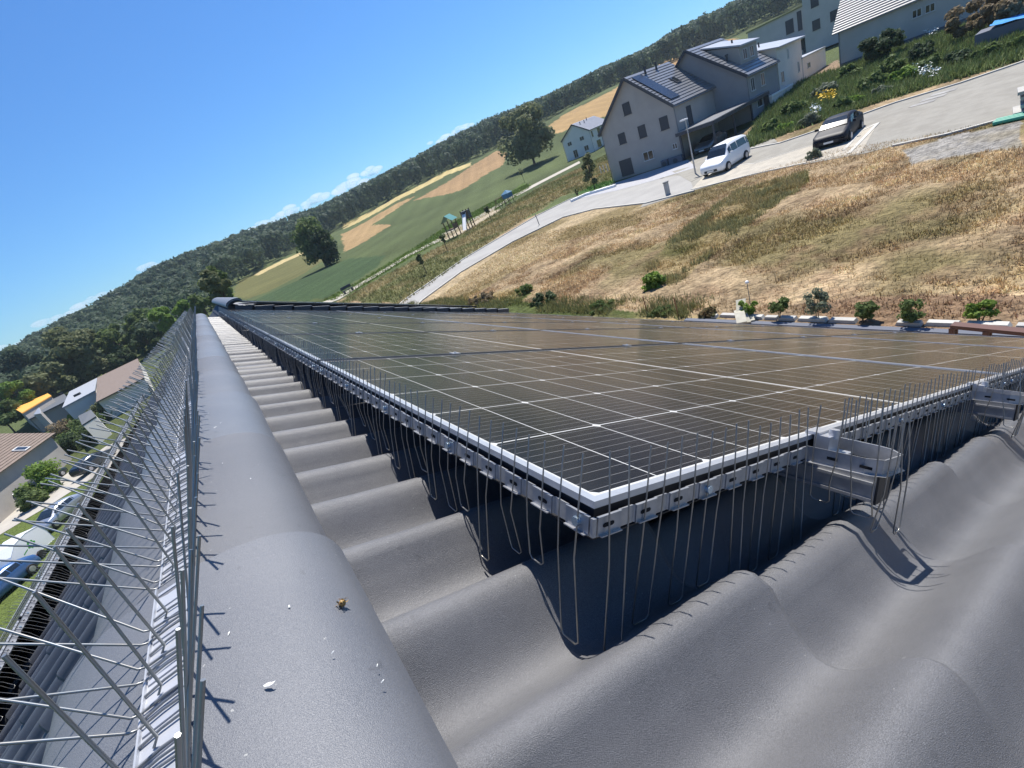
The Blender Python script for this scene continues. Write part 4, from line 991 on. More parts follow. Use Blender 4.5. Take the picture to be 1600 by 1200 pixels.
# large house with bright ribbed roof, top right
O5 = np.array([68.8, 26.7, -4.5])
h5 = empty('large_house', 'large bluish grey house with bright ribbed roof above the flower garden', 'house', M=BM(O5, UU))
m = MB(); m.add([(0, 0, -1), (12.5, 0, -1), (12.5, 0, 3.7), (0, 0, 3.7), (0, 10, -1), (12.5, 10, -1), (12.5, 10, 3.7), (0, 10, 3.7), (0, 5, 7.9), (12.5, 5, 7.9)], [(0, 1, 2, 3), (7, 6, 5, 4), (1, 5, 6, 9, 2), (4, 0, 3, 8, 7)]); m.build('wall', wall_l, h5)
m = MB(); m.bb((-.02, -.03, -1), (12.52, .0, .35)); m.build('plinth', plinth, h5)
m = MB(); n = 20; L_ = math.hypot(5, 4.2) + .5; dy, dz_ = -5 / math.hypot(5, 4.2), -4.2 / math.hypot(5, 4.2)
for sg in (1, -1):
    for i in range(n):
        a, b_ = L_ * i / n, L_ * (i + 1) / n; q = [(5 + sg * dy * s_, 7.9 + dz_ * s_ + h_) for s_, h_ in ((a, .06), (b_, .16), (b_, .02), (a, .0))]
        m.add([(-.5, y, z) for y, z in q] + [(13, y, z) for y, z in q], [(3, 2, 1, 0), (4, 5, 6, 7), (1, 5, 4, 0), (2, 6, 5, 1), (3, 7, 6, 2), (0, 4, 7, 3)] if sg > 0 else [(0, 1, 2, 3), (7, 6, 5, 4), (0, 4, 5, 1), (1, 5, 6, 2), (2, 6, 7, 3), (3, 7, 4, 0)])
m.build('roof', mat('roof_sheet_bright', (.22, .22, .225), .5, spec=.4), h5)
m = MB(); m.tube([(.04, -.06, 3.6), (.04, -.06, -.4)], .05, 6); m.build('downpipe', rooft, h5)
for a in (6.3, 7.3): window(h5, 'front', a, 2.0, .75, .7, 'double')
for a in (11.0, 12.0 - .1): window(h5, 'front', a, 1.6, .55, 1.6, 'shut')
# far apartment block
A0 = ray(1168, 52); A0 = A0 * (125 / math.hypot(A0[0], A0[1])); A1 = ray(1266, 2); A1 = A1 * (118 / math.hypot(A1[0], A1[1]))
ua = (A1 - A0)[:2]; La = float(np.hypot(*ua)); 
ap = empty('apartment_block', 'long pale blue flat roofed apartment block far behind the white house', 'building', M=BM(np.array([A0[0], A0[1], -2.0]), ua))
m = MB(); m.bb((0, 0, -1), (La, 9, 6.6)); m.build('wall', wall_l, ap)
m = MB(); m.bb((-.2, -.2, 6.6), (La + .1, 9.2, 6.85)); m.build('roof', mat('green_roof', (.2, .2, .09), .9, col2=(.28, .25, .13), nscale=.5), ap)
m = MB(); m.bb((La + .15, -2.5, -1), (La + 8, 8, 8.6)); m.build('tower_wing', wall_l, ap)
m = MB(); m.bb((La * .45, -2.2, 1.8), (La, -.02, 2.2)); m.build('balcony', rooflight, ap)
for (a, z, w, h) in ((La * .62, 3.4, 1.5, 2.2), (La * .8, 3.2, .8, 3), (La * .9, 4.0, .8, 2), (La * .76, 0, 1.3, 1.6), (La * .85, -.6, .8, 2.6), (La * .93, .5, .6, 1.6)): window(ap, 'front', a, z, w, h, 'shut')
for (a, z) in ((La + 1.6, 5.6), (La + 1.6, 2.2), (La + 4.6, 2.4), (La + 4.6, 6)):
    o = window(ap, 'front', a, z, 1.3, 1.5, 'shut'); o.location = (a, -2.5, z)
# white house left of the grey gable
Ow = np.array([102.5, 109.5, -6.2]); uw = np.array([.35, -.94])
hw = gable_house('gabled_house', 'small white gabled house at the meadow edge left of the grey house', Ow, uw, 8.6, 16, 6.0, 8.9, wall_w, mat('roof_light', (.33, .33, .36), .45, col2=(.28, .28, .31), nscale=.8), chim=((.3, 2.5, 1), (.3, 5.5, 1), (.15, 9, 1)), courses=12)
for (a, z, w, h) in ((1.4, 4.0, 1.3, 1.0), (5.4, 4.1, 1.3, 1.0), (2.4, .4, 1.3, 2.1), (6.0, 1.2, 1.3, 1.3)): window(hw, 'front', a, z, w, h, 'double')
for (a, z, w, h) in ((1.0, 3.8, 1.2, 1.6), (5.5, 3.6, 2.4, 2.0), (3.2, .6, 3.0, 2.0)): window(hw, 'right', a, z, w, h, 'glass', D=8.6)
# ------------------------------------------------------------------ left hand village roofs
def slab(quad, th=.15):
    m = MB(); n = (quad[1] - quad[0]).cross(quad[3] - quad[0]).normalized() * th
    if n.z < 0: n = -n
    m.add([tuple(q) for q in quad] + [tuple(q - n) for q in quad], [(0, 1, 2, 3), (7, 6, 5, 4), (0, 4, 5, 1), (1, 5, 6, 2), (2, 6, 7, 3), (3, 7, 4, 0)]); return m
e0, e1 = at(-40, 768, -8.1), at(87, 677, -8.1)
ed = (e1 - e0); r1 = e1 * 1.15
# keep the ridge parallel to the eave
nrm_ = Vector((-ed.y, ed.x, 0)).normalized()
if nrm_.dot(r1 - e1) < 0: nrm_ = -nrm_
r1 = e1 + nrm_ * 6.0 + Vector((0, 0, 3.6)); r0 = e0 + nrm_ * 6.0 + Vector((0, 0, 3.6)); b1_ = e1 + nrm_ * 12; b0_ = e0 + nrm_ * 12
bh = empty('brown_roofed_house', 'house with weathered brown tile roof and two skylights on the left edge', 'house')
tb = mat('roof_tile_brown', (.15, .11, .085), .75)
def stepped(a0, a1, b0, b1, n, m):
    """roof slope from ridge a to eave b built of stepped courses"""
    up = (a1 - a0).cross(b0 - a0).normalized(); up = -up if up.z < 0 else up
    for i in range(n):
        s0, s1 = i / n, (i + 1) / n
        p = [a0.lerp(b0, s0) + up * .03, a1.lerp(b1, s0) + up * .03, a1.lerp(b1, s1) + up * .09, a0.lerp(b0, s1) + up * .09]
        q = [x - up * .1 for x in p]; m.add([tuple(v) for v in p + q], [(0, 1, 2, 3), (7, 6, 5, 4), (0, 4, 5, 1), (1, 5, 6, 2), (2, 6, 7, 3), (3, 7, 4, 0)])
m = MB(); stepped(r0, r1, e0, e1, 18, m); m.build('roof', roofbrown, bh)
m = MB(); stepped(r0, r1, b0_, b1_, 18, m); m.build('roof', roofbrown, bh)
m = MB(); ins = nrm_ * .5; lv = Vector((0, 0, -.1)); du = ed.normalized() * .35
G_ = lambda v: Vector((v.x, v.y, -13))
c4 = [e0 + ins + lv, e1 + ins - du + lv, b1_ - ins - du + lv, b0_ - ins + lv]
m.add([tuple(G_(v)) for v in c4] + [tuple(v) for v in c4] + [tuple(r0 + lv * 1.5), tuple(r1 - du + lv * 1.5)], [(0, 1, 5, 4), (1, 2, 6, 9, 5), (2, 3, 7, 6), (3, 0, 4, 8, 7)]); m.build('wall', wall_g, bh)
for (fx, fy) in ((.60, .44), (.66, .86)):
    c_ = r0.lerp(r1, fx).lerp(e0.lerp(e1, fx), fy); uu_ = ed.normalized(); vv_ = (e1 - r1).normalized(); nn = uu_.cross(vv_); nn = -nn if nn.z < 0 else nn
    q = [c_ + uu_ * a * .55 + vv_ * b_ * .6 + nn * .2 for a, b_ in ((-1, -1), (1, -1), (1, 1), (-1, 1))]
    s_ = slab(q, .12).build('skylight', framew, bh); q2 = [c_ + uu_ * a * .42 + vv_ * b_ * .48 + nn * .212 for a, b_ in ((-1, -1), (1, -1), (1, 1), (-1, 1))]
    slab(q2, .005).build('pane', glassw, s_)
def px_building(name, label, cat, low, high, zl, zh, wm, rm, zg0=-13.0, extra=None):
    """roof quad: low edge pixels at height zl, high edge pixels at height zh; walls drop to the ground"""
    zl *= 1.45; zh *= 1.45; a, b_ = at(*low[0], zl), at(*low[1], zl); c_, d = at(*high[1], zh), at(*high[0], zh)
    e = empty(name, label, cat); slab([a, b_, c_, d], .2).build('roof', rm, e)
    m = MB(); ctr = (a + b_ + c_ + d) / 4; P = [ctr + (v - ctr) * .96 for v in (a, b_, c_, d)]
    m.add([(v.x, v.y, zg0) for v in P] + [(v.x, v.y, v.z - .2) for v in P], [(0, 1, 5, 4), (1, 2, 6, 5), (2, 3, 7, 6), (3, 0, 4, 7)]); m.build('wall', wm, e)
    return e
px_building('flat_roofed_building', 'dark flat building carrying a bright orange awning roof behind the brown roof', 'building', ((34, 645), (80, 618)), ((20, 637), (67, 610)), -4.4, -4.0, wall_g, mat('orange_sheet', (.75, .36, .06), .6))
px_building('shed_roofed_building', 'long dark grey flat roof lying beside the orange roof', 'building', ((45, 655), (108, 624)), ((36, 645), (97, 612)), -5.4, -5.3, wall_g, mat('roof_felt', (.09, .1, .115), .8))
gb = px_building('grey_roofed_house', 'house with smooth light grey roof and small roof hatch below the big tree', 'house', ((97, 637), (148, 610)), ((108, 612), (152, 590)), -5.2, -4.7, wall_w, mat('roof_smooth_grey', (.34, .35, .37), .5))
p = at(122, 618, -6.9); m = MB(); m.box((p.x, p.y, -6.7), (.9, .9, .35)); m.build('roof_hatch', shut, gb)
px_building('brown_roofed_house', 'house with dull brown tiled roof right of the light grey roof', 'house', ((150, 628), (225, 590)), ((152, 590), (215, 560)), -5.6, -4.7, wall_w, roofbrown)
px_building('garden_shed', 'small dark garden shed with pale gable among the gardens', 'shed', ((128, 664), (150, 650)), ((122, 650), (142, 640)), -5.9, -5.4, wall_w, mat('roof_felt', (.09, .1, .115), .8))
px_building('small_canopy', 'small triangular pale canopy beside the brown roof', 'canopy', ((52, 648), (63, 646)), ((60, 637), (61, 638)), -4.9, -4.5, wall_g, rooflight)
# ================================================================== VEHICLES
tyre = mat('tyre', (.02, .02, .02), .8); rim = mat('rim', (.45, .45, .47), .35, .6); lampm = mat('headlamp', (.7, .72, .75), .15); redl = mat('tail_lamp', (.35, .02, .02), .3); cgl = mat('car_glass', (.015, .02, .025), .06, spec=.8); trim = mat('car_trim', (.02, .02, .022), .6); plate = mat('number_plate', (.7, .7, .68), .5)
def car(label, loc, rz, paint, kind='hatch', L_=4.3, Wc=1.78, H=1.47, group=None, cat='car'):
    c_ = empty('parked_van' if kind == 'van' else 'parked_car', label, cat, loc, rz, group=group); w = Wc / 2
    if kind == 'van': st = [(-.5, .45, .62, .72), (-.485, .28, .78, .80), (-.44, .24, .90, .92), (-.30, .22, 1.02, 1.06), (-.20, .2, 1.05, 1.55), (-.10, .2, 1.06, 1.80), (.10, .2, 1.06, H), (.40, .2, 1.05, H - .02), (.47, .22, 1.03, H - .12), (.495, .3, .95, 1.1), (.5, .42, .7, .8)]
    else: st = [(-.5, .42, .55, .62), (-.485, .26, .68, .72), (-.43, .2, .80, .83), (-.27, .18, .92, .96), (-.17, .18, .95, 1.20), (-.06, .18, .96, H - .04), (.10, .18, .96, H), (.26, .18, .97, H - .06), (.38, .19, .98, 1.22), (.46, .22, .95, 1.02), (.495, .3, .8, .88), (.5, .42, .62, .7)]
    m = MB(); vs = []; n = len(st); sect = 12
    for i, (x, zb, zm, zr) in enumerate(st):
        e = 1.0 if 1 < i < n - 2 else (.93 if i in (1, n - 2) else .82)
        wr = w * .76 if zr > zm + .15 else w * .9
        for s_ in (1, -1):
            seq = [(0, zb), (w * .86 * e, zb), (w * .985 * e, zb + .12), (w * e, (zb + zm) / 2), (w * .965 * e, zm), (wr * e, zr - .04 * (zr > zm + .1)), (wr * .8 * e, zr), (0, zr + .015)]
            if s_ > 0: ring = [(x * L_, s_ * y, z) for y, z in seq]
            else: ring += [(x * L_, s_ * y, z) for y, z in seq[-2:0:-1]]
        vs += ring; k = len(ring)
    fs = [(i * k + j, i * k + (j + 1) % k, (i + 1) * k + (j + 1) % k, (i + 1) * k + j) for i in range(n - 1) for j in range(k)]
    fs += [tuple(range(k))[::-1], tuple(range((n - 1) * k, n * k))]
    m.add(vs, fs, 0, True); m.build('body', paint, c_)
    # glazing, slightly proud of the shell
    def P(i, t, side, out=.012):
        x, zb, zm, zr = st[i]; wr = w * .76 if zr > zm + .15 else w * .9; y = (w * .965) * (1 - t) + wr * t; z = zm * (1 - t) + (zr - .04) * t; return (x * L_, side * (y + out), z + .0)
    cab = [i for i, s_ in enumerate(st) if s_[3] > s_[2] + .15]
    i0, i1 = cab[0], cab[-1]
    for side in (1, -1):
        m = MB(); pairs = [(cab[j], cab[j + 1]) for j in range(len(cab) - 1)]
        for (a, b_) in pairs:
            if b_ - a != 1: continue
            pa0, pa1, pb0, pb1 = P(a, .12, side), P(a, .82, side), P(b_, .12, side), P(b_, .82, side)
            g_ = .03 * L_ / 4
            q = [(pa0[0] + g_, pa0[1], pa0[2]), (pb0[0] - g_, pb0[1], pb0[2]), (pb1[0] - g_, pb1[1], pb1[2]), (pa1[0] + g_, pa1[1], pa1[2])]
            m.add(q, [(0, 1, 2, 3) if side < 0 else (3, 2, 1, 0)])
        m.build('side_windows', cgl, c_)
    a = cab[0] - 1; b_ = cab[0] + 1
    xa, za_, xb, zb_ = st[a][0] * L_, st[a][3], st[b_][0] * L_, st[b_][3]
    ys0, ys1 = w * .8, w * .64
    f_ = lambda t: (xa + (xb - xa) * t, za_ + (zb_ - za_) * t)
    m = MB(); mid = (st[cab[0]][0] * L_, st[cab[0]][3] + .035)
    p0, p1 = f_(.1), (xb - .02, zb_ + .0)
    m.add([(p0[0], -ys0, p0[1] + .05), (p0[0], ys0, p0[1] + .05), (mid[0] - .01, ys0 * .93, mid[1] + .01), (mid[0] - .01, -ys0 * .93, mid[1] + .01), (p1[0] - .05, ys1, p1[1] + .012), (p1[0] - .05, -ys1, p1[1] + .012)], [(3, 2, 1, 0), (5, 4, 2, 3)]); m.build('windscreen', cgl, c_)
    r_ = cab[-1]; x0, z0 = st[r_][0] * L_, st[r_][3]; x1, z1 = st[min(r_ + 1, n - 1)][0] * L_, st[min(r_ + 1, n - 1)][3]
    m = MB(); m.add([(x0 + .03, -w * .66, z0 - .02), (x0 + .03, w * .66, z0 - .02), (x1 + .02, w * .8, z1 + .06), (x1 + .02, -w * .8, z1 + .06)], [(0, 1, 2, 3)]); m.build('rear_window', cgl, c_)
    R_ = .33 if kind != 'van' else .34
    for (fx, side) in ((-.31, 1), (-.31, -1), (.30, 1), (.30, -1)):
        o = bpy.data.objects.new('wheel', WH[0]); C.objects.link(o); o.parent = c_; o.location = (fx * L_, side * (w - .10), R_); o.rotation_euler = (0, 0, 0 if side > 0 else pi); o.scale = (R_ / .33,) * 3
        q = bpy.data.objects.new('rim', WH[1]); C.objects.link(q); q.parent = o
    for side in (1, -1):
        m = MB(); m.box((-.475 * L_, side * w * .68, st[1][2] - .05), (.1, .34, .13)); m.build('headlight', lampm, c_)
        m = MB(); m.box((.488 * L_, side * w * .8, st[-2][2] - .06), (.06, .2, .22)); m.build('tail_light', redl, c_)
        m = MB(); m.box((st[cab[0]][0] * L_ + .12, side * (w + .09), st[cab[0]][2] + .1), (.12, .18, .13)); m.build('mirror', paint, c_)
    m = MB(); m.box((-.497 * L_, 0, .42), (.05, w * 1.1, .16)); m.build('grille', trim, c_)
    m = MB(); m.box((-.508 * L_, 0, .42), (.02, .5, .11)); m.build('number_plate', plate, c_)
    return c_
mw = MB(); mw.tube([(0, -.02, 0), (0, .0, 0), (0, .16, 0), (0, .18, 0)], [.30, .33, .33, .30], 20); mr = MB(); mr.tube([(0, .181, 0), (0, .19, 0)], [.2, .19], 14)
for k in range(5):
    a = 2 * pi * k / 5; mr.box((.1 * cos(a), .194, .1 * sin(a)), (.05, .01, .05))
WH = (mw.mesh('wheel', tyre), mr.mesh('rim', rim))
pw = mat('paint_white', (.78, .79, .8), .25, spec=.6); pb = mat('paint_black', (.012, .013, .02), .5, 0, spec=.2); pg = mat('paint_grey', (.16, .17, .18), .25, .4); pbl = mat('paint_blue', (.05, .12, .28), .2, .2); psil = mat('paint_silver', (.42, .45, .5), .25, .6)
car('white estate van parked nose to the left on the pale gravel strip', (35.75, 21.75, -6.37), radians(3), pw, 'van', 4.5, 1.80, 1.82, cat='van')
car('black car parked at the right end of the gravel strip', (35.7, 14.15, -6.37), radians(8), pb, 'hatch', 4.35, 1.80, 1.46)
car('grey car standing in the shade under the carport', tuple(BL + np.array([*UU, 0]) * 10.9 + np.array([*VV_, 0]) * 2.2 + np.array([0, 0, .04])), radians(6), pg, 'hatch', 4.2, 1.76, 1.46)
def car_at(px, py, zz, label, rz, paint, **k):
    P = hit(px, py); return car(label, (P.x, P.y, zg(P.x, P.y) + .05), rz, paint, **k)
sdir = np.array(xy(110, 750)) - np.array(xy(10, 822)); sr = atan2(sdir[1], sdir[0])
car_at(76, 758, -8, 'dark green car parked by the hedge on the far side of the street', sr + pi, mat('paint_green', (.03, .045, .04), .2, .2))
car_at(14, 800, -8, 'grey car cut by the left frame edge on the street', sr, pg)
car_at(153, 728, -8, 'dark grey car parked furthest along the street', sr + pi, mat('paint_dark', (.05, .055, .06), .2, .3))
car_at(100, 812, -8, 'silver car with blue tinted windows next to the white trailer', sr + .15, psil)
car_at(12, 925, -8, 'dark blue car in the lower left behind the wire guard', sr + .1, pbl)
# trailer with rounded canopy and green emblem
P = hit(50, 880); tr_ = empty('covered_trailer', 'white covered trailer with rounded front and green flower emblem', 'trailer', (P.x, P.y, zg(P.x, P.y) + .05), sr + .25); tr_.scale = (.85, .85, .85)
m = MB(); prof = [(-2.0, .5), (2.0, .5), (2.0, 1.5), (1.75, 2.25), (.6, 2.45), (-.6, 2.3), (-1.5, 1.7), (-2.0, 1.0)]
m.add([(x, -.95, z) for x, z in prof] + [(x, .95, z) for x, z in prof], [tuple(range(8)), tuple(range(15, 7, -1))]); m.build('side_walls', pw, tr_)
m = MB(); n = 8; m.add([(x, y, z) for x, z in prof for y in (-.97, .97)], [(2 * i, 2 * i + 1, (2 * i + 3) % 16, (2 * i + 2) % 16) for i in range(8)], 0, False); m.build('canopy', pw, tr_)
for s_ in (1, -1):
    o = bpy.data.objects.new('wheel', WH[0]); C.objects.link(o); o.parent = tr_; o.location = (.2, s_ * .98, .33); o.rotation_euler = (0, 0, 0 if s_ > 0 else pi)
m = MB(); m.box((-2.6, 0, .5), (1.4, .1, .1)); m.build('drawbar', rooft, tr_)
gl = mat('emblem_green', (.05, .3, .04), .6)
for s_ in (1, -1):
    m = MB()
    for k in range(7):
        a = 2 * pi * k / 7; x, z = .3 + .28 * cos(a), 1.45 + .24 * sin(a)
        m.add([(x + .13 * cos(b_), s_ * .958, z + .1 * sin(b_)) for b_ in np.linspace(0, 2 * pi, 8, endpoint=False)], [tuple(range(8))])
    m.add([(.3 - 1.0, s_ * .958, 1.2), (.3 - .5, s_ * .958, 1.34), (.3 - .48, s_ * .958, 1.28), (.3 - 1.0, s_ * .958, 1.12)], [(0, 1, 2, 3)]); m.build('emblem', gl, tr_)
# ================================================================== STREET FURNITURE AND SMALL THINGS
def post(name, label, cat, loc, h, r, m_, top=None, lean=(0, 0)):
    e = empty(name, label, cat, loc); m = MB(); m.tube([(0, 0, -.3), (lean[0], lean[1], h)], r, 8); m.build('pole', m_, e); return e
P = hit(1087, 272); lp = post('street_lamp', 'slim grey street lamp with flat head in front of the grey house', 'street lamp', (P.x, P.y, zg(P.x, P.y)), 4.2, [.07, .045], galv)
m = MB(); m.box((0, .15, 4.26), (.26, .6, .1)); m.build('lamp_head', whitep, lp); m = MB(); m.box((0, .2, 4.2), (.2, .4, .02)); m.build('lamp_glass', lampm, lp)
P = hit(843, 352); post('sign_post', 'short grey post at the edge of the branch road', 'post', (P.x, P.y, zg(P.x, P.y)), 1.15, .04, rooft, lean=(-.06, 0))
P = hit(1044, 304); e = empty('cable_marker', 'small pale grey utility post standing in the dry grass by the lamp', 'utility post', (P.x, P.y, zg(P.x, P.y) - .1)); m = MB(); m.box((0, 0, .5), (.3, .24, 1.0)); m.build('cabinet', concm, e); m = MB(); m.box((0, 0, 1.03), (.36, .3, .06)); m.build('cap', rooft, e)
rust = mat('rusty_steel', (.22, .11, .05), .8, col2=(.3, .16, .08), nscale=20)
for (b_, t, lb) in (((1012, 490), (1001, 458), 'left one of two rusty steel posts at the foot of the dry slope'), ((1060, 493), (1047, 458), 'right one of two rusty steel posts at the foot of the dry slope')):
    P = hit(*b_); post('steel_post', lb, 'post', (P.x, P.y, zg(P.x, P.y)), .68, .022, rust, lean=(.0, .02))
# low wall of white stones along the foot of the slope
wl = empty('stone_edging', 'row of pale stones edging the planted strip behind the eave', 'stone edging', (0, 0, 0)); rnd = random.Random(3)
m = MB(); m.bb((11.45, -4, -6.9), (11.62, 9.2, -6.36)); m.build('edging_board', plinth, wl)
y = -3.5; allst = []
while y < 8.6:
    l = rnd.uniform(.35, .8)
    if rnd.random() < .85:
        m = MB(); m.box((11.86 + rnd.gauss(0, .02), y + l / 2, -6.36), (rnd.uniform(.14, .2), l * .94, .09), taper=.86); m.build('stone', mat('stone_pale', (.5, .49, .45), .85, col2=(.4, .39, .36), nscale=8) if rnd.random() < .6 else concm, wl)
    y += l
# bench like timber frame
e = empty('timber_bench', 'long dark brown timber bench frame at the right edge behind the panels', 'bench', (11.2, 0, 0))
tm = mat('dark_timber', (.1, .045, .035), .7)
p0, p1 = at(1488, 507, -5.55), at(1605, 518, -5.55)
m = MB(); d_ = (p1 - p0).normalized(); n_ = Vector((-d_.y, d_.x, 0)); q = [p0 + n_ * .08, p0 - n_ * .08, p1 + d_ * 2 - n_ * .08, p1 + d_ * 2 + n_ * .08]
m2 = MB(); m2.prism([(v.x - 11.2, v.y) for v in q], -5.6, -5.53); m2.build('seat_board', tm, e)
for tt in (0.02, .5, 1.2, 2.0):
    for s_ in (1, -1):
        c_ = p0 + d_ * (p1 - p0).length * tt + n_ * .05 * s_; m = MB(); m.box((c_.x - 11.2, c_.y, -6.0), (.08, .08, .82)); m.build('leg', tm, e)
# pale folded garden lounger and globe lamp
P = hit(1163, 497); lo = empty('folded_lounger', 'crumpled pale garden lounger lying beside the first young shrub', 'lounger', (P.x, P.y, zg(P.x, P.y)), .6); lo.scale = (1.1, 1.1, .7)
fab = mat('pale_canvas', (.42, .4, .33), .8, col2=(.34, .32, .26), nscale=5)
for k, pts in enumerate((((-.5, 0, .08), (-.1, .05, .3), (.3, 0, .62)), ((-.6, .1, .2), (-.2, .1, .38), (.1, .1, .3)), ((-.4, -.1, .05), (.1, -.1, .1), (.5, -.05, .12)))):
    m = MB(); v = []
    for p_ in pts: v += [(p_[0], p_[1] - .12, p_[2]), (p_[0], p_[1] + .12, p_[2]), (p_[0], p_[1] + .12, p_[2] + .07), (p_[0], p_[1] - .12, p_[2] + .07)]
    fs = [(i * 4 + j, i * 4 + (j + 1) % 4, (i + 1) * 4 + (j + 1) % 4, (i + 1) * 4 + j) for i in range(2) for j in range(4)] + [(3, 2, 1, 0), (8, 9, 10, 11)]
    m.add(v, fs); m.build(['backrest', 'footrest', 'seat'][k], fab, lo)
P = hit(1172, 492); e = post('garden_lamp', 'small white globe garden lamp rising from the first shrub', 'garden lamp', (P.x + .1, P.y, zg(P.x, P.y)), .95, .012, rooft); m = MB(); m.sphere((0, 0, 1.0), .055, 0); m.build('globe', whitep, e)
# pallet stack and green pipes at the right edge
P = hit(1585, 190); ps = empty('slab_stack', 'stack of pale stone slabs beside the road at the right edge', 'slab stack', (P.x + 1.6, P.y - .9, zg(P.x, P.y)), .2)
for k in range(5):
    m = MB(); m.box((rnd.gauss(0, .08), rnd.gauss(0, .1), .14 + k * .27), (1.5 - k * .08, 2.3 - k * .15, .13)); m.build('slab', concm, ps)
    m = MB(); m.box((0, 0, .04 + k * .27), (1.1, 1.9, .1)); m.build('spacer', shut, ps)
for k in range(3):
    P = hit(1556, 196); e = empty('drain_pipe', '%s of three green plastic pipes lying in front of the slab stack' % ['nearest', 'middle', 'furthest'][k], 'pipe', (P.x + .25 * k, P.y - 1.2, zg(P.x, P.y) + .1)); m = MB(); m.tube([(0, 1.3, 0), (.15, -2.0 - .3 * k, .0)], .09, 12, cap=False); m.tube([(0, 1.3, 0), (.15, -2.0 - .3 * k, .0)], .075, 12, cap=False); m.build('pipe', mat('green_plastic', (.04, .3, .2), .4), e)
# playground
pgw = mat('play_timber', (.16, .1, .06), .8); teal = mat('play_teal', (.04, .2, .2), .6); blu = mat('play_blue', (.04, .15, .26), .6)
P = hit(712, 370); e = empty('play_tower', 'timber play tower with teal pitched roof on the playground', 'play tower', (P.x, P.y, zg(P.x, P.y)), .6)
for (x, y) in ((-.7, -.7), (.7, -.7), (.7, .7), (-.7, .7)): m = MB(); m.box((x, y, 1.2), (.12, .12, 2.6)); m.build('post', pgw, e)
m = MB(); m.box((0, 0, 1.2), (1.5, 1.5, .12)); m.bb((-.75, -.72, 1.25), (.75, -.68, 1.9)); m.build('platform', pgw, e)
m = MB(); m.add([(-1, -1, 2.4), (1, -1, 2.4), (1, 0, 3.3), (-1, 0, 3.3), (-1, 1, 2.4), (1, 1, 2.4)], [(0, 1, 2, 3), (3, 2, 5, 4)]); m.build('roof', teal, e)
P = hit(734, 358); e = empty('play_slide', 'dark play tower with white slide in the middle of the playground', 'slide', (P.x, P.y, zg(P.x, P.y)), -.9)
for (x, y) in ((-.5, .2), (.5, .2), (.5, 1.4), (-.5, 1.4)): m = MB(); m.box((x, y, 1.4), (.14, .14, 3.0)); m.build('post', pgw, e)
m = MB(); m.bb((-.6, .2, 1.5), (.6, 1.4, 2.7)); m.build('cabin', shut, e)
m = MB(); m.add([(-.3, .2, 2.3), (.3, .2, 2.3), (.3, -2.0, .3), (-.3, -2.0, .3), (-.3, .2, 2.6), (.3, .2, 2.6), (.3, -2.0, .5), (-.3, -2.0, .5)], [(0, 3, 2, 1), (0, 4, 7, 3), (1, 2, 6, 5)]); m.build('chute', whitep, e)
P = hit(797, 318); e = empty('play_hut', 'small blue playground hut on dark legs beside the path', 'play hut', (P.x, P.y, zg(P.x, P.y)), .3); e.scale = (.75, .75, .75)
for (x, y) in ((-.8, -.8), (.8, -.8), (.8, .8), (-.8, .8)): m = MB(); m.box((x, y, .7), (.12, .12, 1.6)); m.build('leg', pgw, e)
m = MB(); m.box((0, 0, 2.0), (1.9, 1.9, 1.1)); m.build('cabin', blu, e); m = MB(); m.add([(-1.1, -1.1, 2.5), (1.1, -1.1, 2.5), (1.1, 1.1, 2.5), (-1.1, 1.1, 2.5), (0, 0, 3.3)], [(0, 1, 4), (1, 2, 4), (2, 3, 4), (3, 0, 4)]); m.build('roof', blu, e)
P = hit(785, 327); e = empty('swing_frame', 'low timber swing frame between slide and blue hut', 'swing', (P.x, P.y, zg(P.x, P.y)), .5)
m = MB(); m.tube([(-1.4, 0, 1.9), (1.4, 0, 1.9)], .06, 6); m.build('beam', pgw, e)
for x in (-1.4, 1.4):
    for y in (-.6, .6): m = MB(); m.tube([(x, y, -.1), (x, 0, 1.9)], .05, 6); m.build('leg', pgw, e)
m = MB(); m.box((-.2, 0, .5), (.45, .2, .05)); m.tube([(-.4, 0, .5), (-.4, 0, 1.9)], .012, 4); m.tube([(0, 0, .5), (0, 0, 1.9)], .012, 4); m.build('swing_seat', shut, e)
P = hit(546, 457); e = empty('park_bench', 'small dark bench beside the pale footpath', 'bench', (P.x, P.y, zg(P.x, P.y)), .3)
m = MB(); m.box((0, 0, .45), (1.5, .42, .06)); m.build('seat', shut, e); m = MB(); m.box((0, .22, .75), (1.5, .06, .35)); m.build('backrest', shut, e)
for x in (-.6, .6): m = MB(); m.box((x, 0, .2), (.08, .4, .45)); m.build('leg', shut, e)
# picket posts by the grey house, white kerb end
for k in range(5):
    P = hit(940 + k * 5, 272 - k * 2); post('fence_post', 'slim white fence post left of the grey house, number %s from left' % NUM[k + 1], 'fence post', (P.x, P.y, zg(P.x, P.y)), 1.1, .05, whitep)['group'] = 'white fence posts'
P = hit(900, 306); e = empty('stone_planter', 'low pale stone kerb wall round the small lawn at the fork', 'low wall'); m = MB()
A = [xy(893, 316), xy(915, 306), xy(962, 292)]
for i in range(2):
    a, b_ = Vector(A[i]), Vector(A[i + 1]); d_ = (b_ - a).normalized(); n_ = Vector((-d_.y, d_.x)) * .22; q = [a + n_, a - n_, b_ - n_, b_ + n_]; m.prism([tuple(v) for v in q], zg(*A[i]) - .1, zg(*A[i]) + .28)
m.build('wall', whitep, e)
